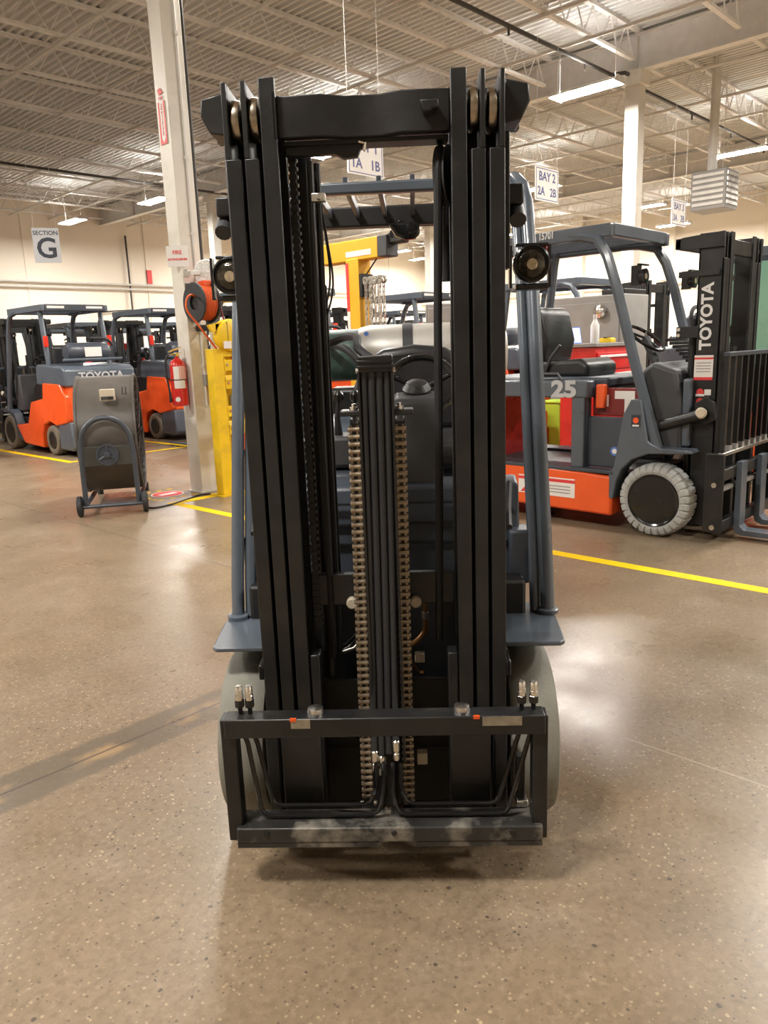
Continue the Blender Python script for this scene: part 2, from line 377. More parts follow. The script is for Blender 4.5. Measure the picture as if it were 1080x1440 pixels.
# ------------------------------------------------------------------ ceiling lights
def fixture(u, v, label, L=1.25):
    r = empty('high_bay_light', W(u, v, 5.6), BROT); tag(r, label, 'ceiling light', 'fluorescent high bay lights')
    for s in (-1, 1): MB().prism([(s*.22, .02), (s*.016, .11), (s*.016, .095), (s*.20, .02)], 'y', -L/2, L/2).build('reflector', WHITE, r, smooth=False)
    MB().add([(-.19, -L/2+.02, .02), (.19, -L/2+.02, .02), (.19, L/2-.02, .02), (-.19, L/2-.02, .02)], [(0, 1, 2, 3)]).build('lamp_panel', LAMPM, r, smooth=False)
    for y in (-L/2, L/2-.012): MB().prism([(-.22, .0), (-.22, .02), (-.13, .11), (.13, .11), (.22, .02), (.22, .0)], 'y', y, y+.012).build('end_plate', WHITE, r, smooth=False)
    for y in (-L/2+.1, L/2-.1): MB().tube([(0, y, .11), (0, y, ZDECK-5.6)], .004, 4).build('hanger_cable', PIPEW, r)
    return r
for u, v, lb in [(12.85, 7.2, 'bright hanging light just in front of the tall white column'), (19.87, 7.05, 'hanging light at the photo edge above the louvred heater'),
                 (25.1, 11.8, 'small distant hanging light beyond the tall white column'), (19.5, 12.3, 'hanging light half hidden behind the bay two sign'),
                 (12.25, 12.9, 'glaring hanging light seen under the mast crosshead'), (23.57, 22.9, 'tiny far hanging light above the golden yellow lifting post'),
                 (11.9, 19.8, 'small hanging light just left of the extinguisher column'), (11.55, 24.1, 'small hanging light above the letter G section sign'),
                 (19.9, 18.6, 'far hanging light behind the mast, added to brighten the walls'), (26.5, 18.5, 'far hanging light behind the mast rails added to brighten the side wall'),  # far lamps here and below are added to brighten the far walls
                 (26.5, 24.0, 'farthest hanging light, added to brighten the room corner'), (18.8, 24.4, 'far hanging light added to brighten the back wall behind the mast')]:
    fixture(u, v, lb)
for u, v in [(5.6, 7.2), (1.8, 12.6), (8.8, 1.4), (-1.4, 1.8), (-1.4, 7.2), (5.6, -3.6), (12.8, 1.8), (12.8, -3.6), (-1.4, 14), (19.8, 1.8), (26, 5), (30, 8), (30, 13), (30, 18.6), (29.6, 25.4)]:  # shadow-side and left-edge lamps are inferred; right-hand, far-wall ones added for brightness
    fixture(u, v, 'unseen high bay light overhead completing the room lighting')

# ------------------------------------------------------------------ wheels
def tire_mb(r, w, rr, lugs=0, n=64, depth=.016):
    """tire about the x axis, x from 0 (outer side) to w; lugs: number of shoulder notches"""
    if lugs: n = lugs*6
    sec = [(0.012, rr), (0.0, rr+.02), (0.0, r-.045), (.008, r-.018), (.03, r-.004), (w*.5, r), (w-.03, r-.004), (w-.008, r-.018), (w, r-.045), (w, rr+.02), (w-.012, rr)]
    m = MB(); v = []; f = []; k = len(sec)
    for i in range(n):
        a = 2*pi*i/n
        notch = lugs and i % 6 == 0
        for j, (x, q) in enumerate(sec):
            d = 0
            if notch and 2 <= j <= 4: d = depth*(1.3 if j < 4 else .8)
            if notch and 6 <= j <= 8: d = depth
            v.append((x, (q-d)*cos(a), (q-d)*sin(a)))
    for i in range(n):
        for j in range(k-1): f.append((i*k+j, ((i+1) % n)*k+j, ((i+1) % n)*k+j+1, i*k+j+1))
        f.append((i*k+k-1, ((i+1) % n)*k+k-1, ((i+1) % n)*k, i*k))
    return m.add(v, f)
def rim_mb(rr, w):
    return MB().lathe([(rr+.004, .006), (rr-.004, .0), (rr-.02, .008), (rr-.035, .05), (rr*.45, .06), (rr*.42, .03), (rr*.2, .022), (.004, .02)], (0, 0, 0), (1, 0, 0), 36).lathe([(rr+.004, w*.5), (rr+.004, .01)], (0, 0, 0), (1, 0, 0), 36)
def wheel(parent, side, xo, y, z, r, w, rr, tm, rm, lugs=0, n=64, bolts=6, cache={}):
    """side -1: outer face looks to -x"""
    key = (r, w, rr, tm.name, lugs)
    rot = (0, 0, 0) if side < 0 else (0, 0, pi)
    loc = (side*xo, y, z)
    if key not in cache:
        t = tire_mb(r, w, rr, lugs, n).build('tire', tm, parent, loc=loc, rot=rot)
        rm_ = rim_mb(rr, w).build('rim', rm, t); b = MB()
        bo = []
        for k in range(bolts):
            a = 2*pi*k/bolts+.3
            q = MB().lathe([(.016, -.014), (.019, -.008), (.019, .02)], (.045, rr*.64*cos(a), rr*.64*sin(a)), (1, 0, 0), 10).build('wheel_nut', BLACK, t); bo.append(q)
        cache[key] = (t, [rm_]+bo)
        return t
    s0, ch = cache[key]
    t = share(s0, parent, loc, rot)
    for c in ch: share(c, t, c.location, c.rotation_euler)
    return t

# ------------------------------------------------------------------ the forklift that fills the picture
FK = empty('forklift', CAMW(-.016, 1.97), VIEW_ROT+radians(-2.5))
tag(FK, 'forklift seen head-on, its black three-stage mast filling the photo', 'forklift')
def rail(parent, side, x0, x1, ztop, notch, zb=.10, depth=.15, name='mast_rail', m=BLACK):
    """x0 inner, x1 outer edge of the front flange"""
    t = .012; b = MB()
    def bx(a, c, *r):
        a, c = sorted((a*side, c*side)); b.box(a, c, *r)
    zn = notch if notch else ztop
    bx(x0, x1, 0, .014, zb, zn)
    if notch:
        bx(x1-.0125, x1, 0, .014, zn, ztop); bx(x1-.0125, x1, .014, depth-.014, zn, ztop)
        bx(x1-.012, x1, .014, depth, zb, zn)
    else: bx(x1-t, x1, .014, depth, zb, ztop)
    bx(x0, x1, depth-.014, depth, zb, ztop)  # rear flange carried to the top to darken the roller notch
    return b.build(name, m, parent, bevel=.0025)
RA = [(.3005, .338, 2.062, 1.89), (.257, .2915, 2.064, 1.89), (.2085, .2475, 2.068, None)]
for side in (-1, 1):
    for x0, x1, zt, nt in RA: rail(FK, side, x0, x1, zt, nt)
    for xa, z in ((.3115, 1.985), (.2665, 1.99)):
        ro = MB().lathe([(.043, -.0125), (.050, -.009), (.052, 0), (.050, .009), (.043, .0125)], (side*xa, .062, z), (1, 0, 0), 32).build('mast_roller', ROLLER, FK)
        MB().cyl((side*(xa+.013), .062, z), (side*(xa+.02), .062, z), .018, 12).build('roller_pin', STEEL, ro)
    # wrap-round tie bracket at the top of the outer stage and the long plate below it
    pts = [(.338, 2.02), (.345, 2.058), (.402, 2.045), (.406, 2.005), (.385, 1.965), (.338, 1.958)]
    MB().prism([(side*a, c) for a, c in pts], 'y', .06, .17).build('tie_bracket', BLACK, FK, bevel=.004)
    MB().box(*sorted((side*.339, side*.362)), .10, .15, 1.62, 1.95).build('outer_plate', BLACK, FK, bevel=.003)
    MB().box(*sorted((side*.345, side*.40)), .12, .19, 1.78, 1.83).build('guard_clamp', BLACK, FK, bevel=.006)
    MB().cyl((side*.385, .12, 1.74), (side*.385, .19, 1.80), .022, 12).build('clamp_stud', PLASTIC, FK)
MB().box(-.395, .395, .17, .205, 1.97, 2.045).build('rear_tie_beam', BLACK, FK, bevel=.004)
# front crosshead: bent plate between the inner rails
pl = [(-.2085, .016), (-.10, .012), (-.045, .035), (.04, .035), (.09, .012), (.2085, .016)]
pts = pl+[(x, y+.03) for x, y in pl[::-1]]
xh = MB().prism(pts, 'z', 1.936, 2.030).build('crosshead', BLACK, FK, bevel=.003)
MB().prism([(.135, 1.995), (.18, 1.995), (.18, 1.975), (.165, 1.975), (.16, 1.968), (.145, 1.968)], 'y', -.03, .016).build('stop_block', BLACK, xh, bevel=.004)
MB().box(-.216, -.2085, .0, .02, 1.93, 2.035).build('weld_plate', BLACK, xh)
MB().box(-.205, .205, .05, .11, 1.926, 1.936).build('crosshead_flange', BLACK, xh)
MB().prism([(-.20, 1.926), (-.02, 1.932), (0.005, 1.918), (-.012, 1.916), (-.02, 1.898), (-.055, 1.895), (-.075, 1.905), (-.20, 1.905)], 'y', .06, .085).build('hose_bracket', BLACK, FK, bevel=.002)
MB().tube([(-.015, .05, 1.93), (0.0, .05, 1.925), (-.003, .05, 1.908)], .005, 6).build('bracket_hook', STEEL, FK)
# lift cylinders, inner chain and hoses inside the mast
for x, y, r, z1 in ((-.168, .19, .027, 1.90), (.236, .19, .027, 1.9)):
    c = MB().cyl((x, y, .15), (x, y, 1.5), r, 20).build('lift_cylinder', BLACK, FK); MB().cyl((x, y, 1.5), (x, y, z1), r*.72, 16).build('cylinder_rod', GLOSSBLK, c)
ic = MB().box(-.1975, -.1825, .098, .112, .64, 1.93)
for k in range(66):
    ic.box(-.2, -.18, .096, .114, .65+.0195*k, .661+.0195*k)
icc = ic.build('inner_chain', BLACK, FK); icc['kind'] = 'stuff'
pn = MB()
for k in range(66): pn.cyl((-.178, .105, .6555+.0195*k), (-.1765, .105, .6555+.0195*k), .0048, 6)
pn = pn.build('chain_pins', CHAIN, FK); pn['kind'] = 'stuff'
for dx, y in ((-.15, .10), (-.135, .13)): MB().tube([(dx, y, .55), (dx, y, 1.2), (dx+.004, y, 1.90)], .009, 8).build('hydraulic_hose', RUBBER, FK)
MB().tube(spl([(-.132, .12, 1.9), (-.12, .14, 1.75), (-.112, .15, 1.62), (-.13, .13, 1.53), (-.145, .13, 1.50)]), .003, 6).build('signal_cable', RUBBER, FK)
MB().tube(spl([(-.135, .12, 1.88), (-.115, .14, 1.72), (-.105, .15, 1.60), (-.128, .13, 1.51), (-.15, .13, 1.48)]), .003, 6).build('signal_cable', RUBBER, FK)
cl = MB().box(-.14, -.105, .05, .075, 1.795, 1.815).build('hose_clamp', STEEL, FK, bevel=.002); MB().lathe([(.009, 0), (.006, -.008)], (-.12, .05, 1.805), (0, 1, 0), 10).build('clamp_bolt', STEEL, cl)
pu = MB().lathe([(.02, -.014), (.072, -.014), (.072, -.010), (.060, -.004), (.060, .004), (.072, .010), (.072, .014), (.02, .014)], (.198, .12, 1.855), (.96, -.28, 0), 32).build('hose_sheave', PLASTIC, FK)
MB().tube([(.158, .105, .60), (.166, .10, 1.0), (.172, .09, 1.5), (.178, .07, 1.80)]+[(.178+.02*(i/8), .12-.062*cos(radians(160*i/8)), 1.855+.062*sin(radians(160*i/8))) for i in range(9)]+[(.20, .185, 1.6)], .0115, 10).build('hydraulic_hose', RUBBER, FK)
MB().prism([(-.206, 1.93), (-.15, 1.93), (-.15, 1.62), (-.125, 1.60), (-.125, .7), (-.206, .7)], 'y', .17, .18).build('dark_back_plate', BLACK, FK)  # added dark plate that blacks out the bright gap inside the mast

# centre cylinder, hose pack, chains
cc = MB().cyl((.005, .06, .12), (.005, .06, 1.20), .042, 24).build('centre_cylinder', BLACK, FK); MB().cyl((.005, .06, 1.20), (.005, .06, 1.36), .03, 20).build('cylinder_rod', GLOSSBLK, cc)
tp = MB().box(-.034, .052, -.05, .06, 1.372, 1.412).build('hose_pack_head', BLACK, FK, bevel=.003)
for z in (1.382, 1.395): MB().box(-.036, .054, -.053, -.048, z, z+.006).build('head_rib', GLOSSBLK, tp, bevel=.001)
for s, x in ((-1, -.034), (1, .052)): MB().cyl((x, -.03, 1.375), (x+s*.007, -.03, 1.375), .007, 8).build('head_bolt', STEEL, tp)
MB().tube(spl([(.0, .05, 1.40), (-.04, .09, 1.43), (-.05, .18, 1.46), (-.09, .3, 1.465), (-.14, .34, 1.45)]), .012, 8).build('supply_hose', RUBBER, FK)
for s, x in ((-1, -.034), (1, .050)):
    MB().box(x-.003, x+.003, -.046, .02, .3, 1.372).build('hose_guide', BLACK, FK)
HX = (-.0215, -.0015, .0185, .0385)
for i, x in enumerate(HX):
    x2 = x-.010
    zb = (.345, .33, .335, .375)[i]
    h = MB().tube([(x, -.032, 1.375), (x-.003, -.032, 1.0), (x2+.002, -.032, .55), (x2, -.045, .42), (x2, -.06, zb)], .0097, 12).build('lift_hose', RUBBER, FK)
    if i == 2: continue
    cp = MB().lathe([(.0085, 0), (.0115, -.003), (.0115, -.03), (.008, -.033), (.008, -.038), (.0105, -.040), (.0105, -.058), (.007, -.060)], (x2, -.06, zb), (0, 0, 1), 12).build('hose_coupling', CHROME, h)
for x, y in ((-.012, -.05), (.03, -.05)):
    b = MB().box(-.035 if x < 0 else -.03, .03 if x < 0 else .035, -.03, .035, 0, .014).build('sheave_bracket', BLACK, FK, bevel=.003, loc=(-.052 if x < 0 else .066, .0, 1.262))
    MB().lathe([(.011, 0), (.011, .008), (.006, .008), (.006, .016)], (0, -.01, .014), (0, 0, 1), 8).build('bracket_nut', STEEL, b)
lk = None
for xt, xb, zbot in ((-.0525, -.0595, .165), (.0655, .0585, .145)):
    MB().lathe([(.012, -.012), (.062, -.012), (.062, -.008), (.05, -.007), (.05, .007), (.062, .008), (.062, .012), (.012, .012)], (xt, .045, 1.19), (1, 0, 0), 28).build('chain_sheave', BLACK, FK)
    n_ = int((1.245-zbot)/.0195)
    ch = MB().box(-.0085, .0085, .001, .004, zbot, 1.245).build('lift_chain', BLACK, FK, loc=(0, 0, 0)); ch.data.transform(Matrix.Identity(4))
    for v in ch.data.vertices: v.co.x += xt if v.co.z > 1 else xb
    for v in ch.data.vertices: v.co.y += -.012
    for k in range(n_):
        z = zbot+.0195*k+.01; t = (z-zbot)/(1.245-zbot); x = xb+(xt-xb)*t; y = -.012
        if lk is None:
            lk = MB().lathe([(.005, -.017), (.0072, -.016), (.0078, -.012), (.0064, -.006), (.0064, .006), (.0078, .012), (.0072, .016), (.005, .017)], (0, -.002, 0), (1, 0, 0), 8)
            for q in (-.0085, .0085): lk.box(q-.003, q+.003, -.003, .004, -.0098, .0098)
            lk = lk.build('chain_link', CHAIN, ch, loc=(x, y, z))
        else: share(lk, ch, (x, y, z), (0, 0, 0), 'chain_link')
an = MB().box(-.08, -.02, -.05, -.02, .115, .16).build('chain_anchor', BLACK, FK, bevel=.004)
for x in (-.075, -.037): MB().lathe([(.006, 0), (.006, .012), (.003, .014)], (x, -.035, .16), (0, 0, 1), 8).build('anchor_nut', STEEL, an)
MB().box(.04, .085, -.03, .0, .115, .14).build('chain_anchor', BLACK, FK, bevel=.004)
MB().box(.085, .115, .02, .05, .25, .285).build('sensor_block', BEIGE, FK, bevel=.003)

# cross member with two pale buffers, copper pipe, dark axle behind
cm = MB().box(-.205, .205, .10, .125, .712, .805).build('mast_cross_member', BLACK, FK, bevel=.003)
for x in (-.088, .093): MB().lathe([(.0165, .0), (.0165, -.018), (.013, -.022)], (x, .10, .722), (0, 1, 0), 20).build('rubber_buffer', BEIGE, cm)
MB().tube(spl([(.12, .2, .72), (.12, .2, .62), (.115, .2, .585), (.09, .19, .56), (.06, .18, .55)]), .008, 8).build('copper_pipe', BRASS, FK)
cu = MB().lathe([(.012, 0), (.012, .02)], (.12, .2, .63), (0, 0, 1), 6).build('pipe_union', STEEL, FK)
MB().tube(spl([(.05, .19, .55), (.09, .19, .47), (.11, .19, .46)]), .006, 6).build('copper_pipe', BRASS, FK)
MB().box(.085, .115, .17, .19, .50, .53).build('sensor_block', BEIGE, FK, bevel=.003)
MB().tube([(-.19, .2, .52), (-.12, .2, .55), (-.07, .2, .60)], .007, 8).build('hydraulic_hose', GLOSSBLK, FK)
MB().tube([(-.19, .22, .50), (-.10, .22, .53), (-.05, .22, .58)], .006, 8).build('hydraulic_hose', STEEL, FK)
for i in range(5):
    MB().tube([(-.17+.02*i, .16, .35), (-.13+.02*i, .15, .30-.01*i), (-.06+.01*i, .15, .25)], .008, 8).build('hydraulic_hose', GLOSSBLK, FK)
MB().cyl((-.36, .23, .262), (.36, .23, .262), .085, 20).build('front_axle', DARK, FK)
MB().box(-.44, .44, .33, .42, .07, .70).build('axle_bulkhead', DARK, FK, bevel=.01)
for s in (-1, 1):
    MB().box(*sorted((s*.178, s*.206)), .005, .06, .10, .60).build('carriage_arm', BLACK, FK, bevel=.004)
    MB().box(*sorted((s*.178, s*.287)), -.075, -.055, .09, .40).build('carriage_side_plate', BLACK, FK, bevel=.003)
    MB().box(*sorted((s*.30, s*.334)), -.055, -.02, .09, .40).build('carriage_side_plate', BLACK, FK, bevel=.003)

MB().box(-.345, .345, .15, .165, .05, .46).build('dark_underplate', DARK, FK, bevel=.004)  # added dark sheet standing in for the shade under the truck
# carriage
ub = MB().box(-.41, .415, -.19, -.135, .455, .508).build('carriage_upper_bar', BLACK, FK, bevel=.004)
for x in (-.175, .205): MB().lathe([(.022, 0), (.02, .012), (.008, .016)], (x, -.15, .508), (0, 0, 1), 16).build('bar_bolt', STEEL, ub)
for x, w in ((-.235, .05), (.255, .10)): MB().box(x, x+w, -.1905, -.1895, .482, .507).build('worn_patch', mat('scraped_steel', (.30, .26, .20), .5, .4, var=.3, scale=30), ub)
for x in (-.237, .232): MB().box(x, x+.016, -.192, -.186, .502, .510).build('paint_mark', ORANGE, ub)
for s in (-1, 1): MB().box(*sorted((s*.385, s*.424)), -.175, -.125, .148, .5).build('carriage_end_bar', BLACK, FK, bevel=.003)
WORN = mat('scuffed_bar', (.028, .027, .026), .42, var=.3, scale=10, dirt=(.34, .31, .26), dirt_amt=.85, dscale=9)
lb = MB().box(-.40, .41, -.19, -.10, .150, .193).build('carriage_lower_bar', WORN, FK, bevel=.004)
MB().box(-.40, -.02, -.188, -.15, .134, .150).build('lower_hook', WORN, lb, bevel=.002); MB().box(.075, .41, -.188, -.15, .134, .150).build('lower_hook', WORN, lb, bevel=.002)
for x in (-.32, .02, .33): MB().lathe([(.008, 0), (.007, -.004)], (x, -.19, .178), (0, 1, 0), 10).build('bar_rivet', BLACK, lb)
rp_ = MB().box(.355, .378, -.09, -.06, .215, .335).build('stop_post', BLACK, FK, bevel=.003); MB().box(.352, .384, -.11, -.055, .195, .215).build('post_foot', STEEL, rp_, bevel=.004)
# steel tubes along the lower bar, rising to the capped couplers
for (xs, zc, xe, xt, ytube) in ((-.028, .220, -.308, -.346, -.125), (-.008, .203, -.335, -.372, -.145), (.040, .220, .300, .359, -.125), (.018, .203, .325, .389, -.145)):
    s = -1 if xe < 0 else 1
    p = [(xs, -.07, .31), (xs, ytube+.02, .26), (xs+s*.006, ytube, zc+.03), (xs+s*.014, ytube, zc+.01), (xs+s*.032, ytube, zc), (xe-s*.02, ytube, zc), (xe-s*.005, ytube, zc+.006), (xe+s*.004, ytube, zc+.022), (xt-s*.012, -.15, .42), (xt, -.15, .46), (xt, -.155, .53)]
    MB().tube(p, .0063, 8).build('hydraulic_tube', GLOSSBLK, FK)
    q = MB().lathe([(.007, 0), (.0125, .004), (.0125, .022), (.009, .025)], (xt, -.155, .525), (0, 0, 1), 6).build('coupler_nut', GLOSSBLK, FK)
    MB().lathe([(.011, 0), (.011, .012), (.0095, .014), (.0095, .034), (.007, .038)], (xt, -.155, .549), (0, 0, 1), 14).build('coupler_cap', CHROME, q)
MB().lathe([(.012, 0), (.010, .012), (.004, .016)], (.004, -.12, .193), (0, 0, 1), 10).build('bar_bolt', STEEL, FK)

# wheels, fender plates, guard legs
for s in (-1, 1):
    wheel(FK, s, .494, .235, .262, .262, .145, .165, TIREG, BLACK, 0, 96)
    fp = MB().prism([(s*.34, .10), (s*.352, .09), (s*(.505 if s > 0 else .492), .09), (s*(.519 if s > 0 else .506), .104), (s*(.53 if s > 0 else .518), .30), (s*.50, .44), (s*.34, .44)], 'z', .578, .592).build('fender_plate', GREY, FK, bevel=.004)
    MB().box(*sorted((s*.338, s*.352)), .0, .08, .53, .575).build('plate_stay', GLOSSBLK, FK, bevel=.004)
    for xo, r, yo in ((.510, .0225, 0.0), (.474, .017, .02)) if s > 0 else ((.482, .0205, 0.0), (.446, .017, .02)):
        p = [(s*xo, .34+yo, .592), (s*xo, .365+yo, .70), (s*xo, .68+yo, 1.60), (s*(xo-.005), .80+yo, 1.90), (s*(xo-.012), .835+yo, 1.955), (s*(xo-.03), .90+yo, 1.995), (s*(xo-.04), 1.0+yo, 2.01), (s*(xo-.04), 1.6, 2.02)]
        MB().tube(p, r, 14).build('guard_pillar', GREY, FK)
    MB().lathe([(.034, 0), (.034, .012), (.026, .016)], (s*(.51 if s > 0 else .482), .34, .592), (0, 0, 1), 16).build('pillar_collar', GREY, fp)
    MB().tube([(s*.44, 1.72, 1.02), (s*.44, 1.62, 2.02)], .028, 12).build('guard_rear_pillar', GREY, FK)
    # work lamp
    lx = .462 if s > 0 else -.436
    L_ = MB().lathe([(.02, .06), (.045, .045), (.055, .01), (.055, -.012), (.049, -.016), (.047, -.008)], (lx, .40, 1.658), (0, 1, 0), 28).build('work_lamp', GLOSSBLK, FK)
    MB().lathe([(.047, -.006), (.035, -.016), (.018, -.021), (.002, -.022)], (lx, .40, 1.658), (0, 1, 0), 24).build('lamp_lens', LENSD, L_)
    MB().lathe([(.016, -.0215), (.002, -.0225)], (lx, .40, 1.655), (0, 1, 0), 16).build('amber_glint', LENS, L_)  # amber reflection at the lens centre, painted as a small disc
    MB().box(lx-.045, lx+.052, .40, .43, 1.708, 1.717).build('lamp_bracket', GLOSSBLK, L_, bevel=.003)
    MB().box(lx-.045, lx+.052, .40, .47, 1.585, 1.602).build('lamp_bracket', GLOSSBLK, L_, bevel=.003)
    for q in (-.06, .055): MB().box(lx+q-.004, lx+q+.004, .405, .43, 1.59, 1.712).build('lamp_bracket', GLOSSBLK, L_)
    MB().box(lx+.005, lx+.05, .43, .46, 1.69, 1.712).build('turn_signal', REDL, L_, bevel=.004)
    MB().tube([(s*.36, .10, .93), (s*.37, .2, .96), (s*.385, .3, 1.02)], .008, 8).build('lamp_cable', RUBBER, FK)
    # tilt cylinder
    tc_ = MB().cyl((s*.30, .16, .60), (s*.30, .75, .66), .035, 16).build('tilt_cylinder', BLACK, FK)
    MB().box(*sorted((s*.40, s*.47)), .42, .52, .66, .84).build('step_box', GREYD, FK, bevel=.01)
# overhead guard roof
MB().box(-.47, .47, .885, .925, 1.966, 2.006).build('guard_front_bar', GREY, FK, bevel=.008)
MB().box(-.47, .47, 1.56, 1.64, 1.955, 2.04).build('guard_rear_bar', DARK, FK, bevel=.008)
for k in range(7):
    x = -.36+.12*k; MB().box(x-.009, x+.009, .92, 1.57, 1.99, 2.03).build('guard_roof_bar', GREYD, FK, bevel=.003)
MB().box(-.44, .44, 1.05, 1.09, 2.00, 2.03).build('guard_cross_bar', GREYD, FK, bevel=.004)
mr_ = MB().prism([(.010, 1.958), (.145, 1.958), (.152, 1.91), (.132, 1.89), (.09, 1.886), (.045, 1.904)], 'y', 1.50, 1.55).build('rear_view_mirror', GLOSSBLK, FK, bevel=.012)
MB().box(.055, .085, 1.52, 1.57, 1.94, 1.97).build('mirror_stem', GLOSSBLK, mr_, bevel=.004)
MB().lathe([(.024, 0), (.02, -.008), (.004, -.01)], (.112, 1.50, 1.925), (0, 1, 0), 16).build('mirror_glass', GLOSSBLK, mr_)

# operator compartment
MB().prism([(.47, .60), (.47, .82), (.50, .98), (.56, 1.0), (.66, .98), (.66, .60)], 'x', -.44, .44).build('front_cowl', GREYD, FK, bevel=.012)
for z in (.93, .86, .795): MB().box(-.40, .40, .455, .472, z, z+.006).build('cowl_seam', DARK, FK)
MB().prism([(.52, .97), (.53, 1.10), (.60, 1.26), (.72, 1.28), (.80, 1.12), (.80, .97)], 'x', .03, .195).build('dash_cowl', PLASTIC, FK, bevel=.02)
MB().prism([(.55, .97), (.57, 1.02), (.75, 1.03), (.78, .97)], 'x', -.40, .03).build('dash_shelf', GREYD, FK, bevel=.012)
hm = MB().lathe([(.045, 0), (.05, .03), (.035, .05), (.01, .056)], (.115, .70, 1.262), (0, -.35, .94), 20).build('steering_hub', VINYL, FK)
st = MB(); cx, cy, cz = .133, .745, 1.30; ty = Vector((0, .90, .43)); tx = Vector((1, 0, 0)); r_ = .118
ring = [Vector((cx, cy, cz))+tx*r_*cos(2*pi*i/36)+Vector((0, .62, .78))*r_*sin(2*pi*i/36) for i in range(37)]
sw = st.tube(ring, .0125, 10, False).build('steering_wheel', GLOSSBLK, FK)
for a in (20, 160, 270):
    e = Vector((cx, cy, cz))+tx*r_*cos(radians(a))+Vector((0, .62, .78))*r_*sin(radians(a))
    MB().tube([(cx, cy+.01, cz-.02), tuple(e)], .009, 8).build('wheel_spoke', GLOSSBLK, sw)
lv = MB().box(-.30, -.06, .60, .76, 1.03, 1.14).build('lever_box', PLASTIC, FK, bevel=.015)
for k in range(4):
    x = -.27+.055*k
    lvr = MB().tube([(x, .66, 1.13), (x, .64, 1.20), (x+.01, .62, 1.26)], [.016, .010, .006], 8).build('control_lever', RUBBER, lv)
    MB().lathe([(.008, -.01), (.017, 0), (.017, .02), (.008, .03)], (x+.01, .62, 1.265), (0, -.3, 1), 12).build('lever_knob', GLOSSBLK, lvr)
MB().box(-.46, .46, .60, 1.25, .50, .56).build('floor_plate', PLASTIC, FK, bevel=.006)
MB().prism([(1.0, .56), (1.02, .92), (1.10, .98), (1.75, 1.02), (1.75, .56)], 'x', -.44, .44).build('engine_hood', GREYD, FK, bevel=.02)
MB().prism([(.82, .98), (.84, 1.06), (1.0, 1.10), (1.30, 1.09), (1.32, .99)], 'x', -.15, .37).build('seat_cushion', VINYL, FK, bevel=.03, seg=3)
sb = MB().prism([(-.15, 1.08), (-.155, 1.25), (-.11, 1.37), (-.02, 1.425), (.11, 1.44), (.24, 1.425), (.33, 1.37), (.375, 1.25), (.37, 1.08)], 'y', 1.25, 1.38).build('seat_back', VINYL, FK, bevel=.035, seg=3)
cwt = MB().prism([(1.55, .14), (1.55, 1.0), (1.75, 1.12), (2.25, 1.10), (2.32, .95), (2.32, .30), (2.2, .14)], 'x', -.49, .49).build('counterweight', GREY, FK, bevel=.04, seg=3)
MB().prism([(.62, .14), (.62, .46), (1.55, .60), (1.55, .14)], 'x', -.47, .47).build('side_frame', ORANGE, FK, bevel=.02)
for s in (-1, 1): wheel(FK, s, .46, 1.72, .20, .20, .14, .12, TIREG, BLACK, 0, 64)
tk = MB().lathe([(.03, -.38), (.10, -.375), (.14, -.34), (.152, -.29), (.152, .31), (.14, .36), (.10, .395), (.03, .40)], (.18, 1.98, 1.392), (1, 0, 0), 36).build('gas_cylinder', ALU, FK)
for x in (.06, .36): MB().lathe([(.1535, -.025), (.1575, -.025), (.1575, .025), (.1535, .025)], (x+.022, 1.98, 1.392), (1, 0, 0), 36, True).build('tank_strap', PLASTIC, tk)
MB().lathe([(.122, -.38), (.128, -.38), (.128, -.62), (.122, -.62)], (.18+.12-.0, 1.98, 1.40), (1, 0, 0), 32, True).build('tank_collar', GREENT, tk)
MB().box(-.32, .52, 1.85, 2.12, 1.10, 1.24).build('tank_cradle', BLACK, FK, bevel=.02)
MB().cyl((-.20, 1.98, 1.39), (-.26, 1.98, 1.39), .03, 12).build('tank_valve', BRASS, tk)
MB().tube(spl([(-.26, 1.96, 1.40), (-.32, 1.90, 1.46), (-.30, 1.80, 1.46), (-.2, 1.72, 1.42), (-.12, 1.68, 1.30), (-.12, 1.68, 1.1)]), .018, 10).build('gas_hose', RUBBER, FK)
MB().lathe([(.012, 0), (.012, .003)], (-.12, 1.853, 1.50), (0, -1, .6), 14).build('blue_sticker', BLUES, tk)

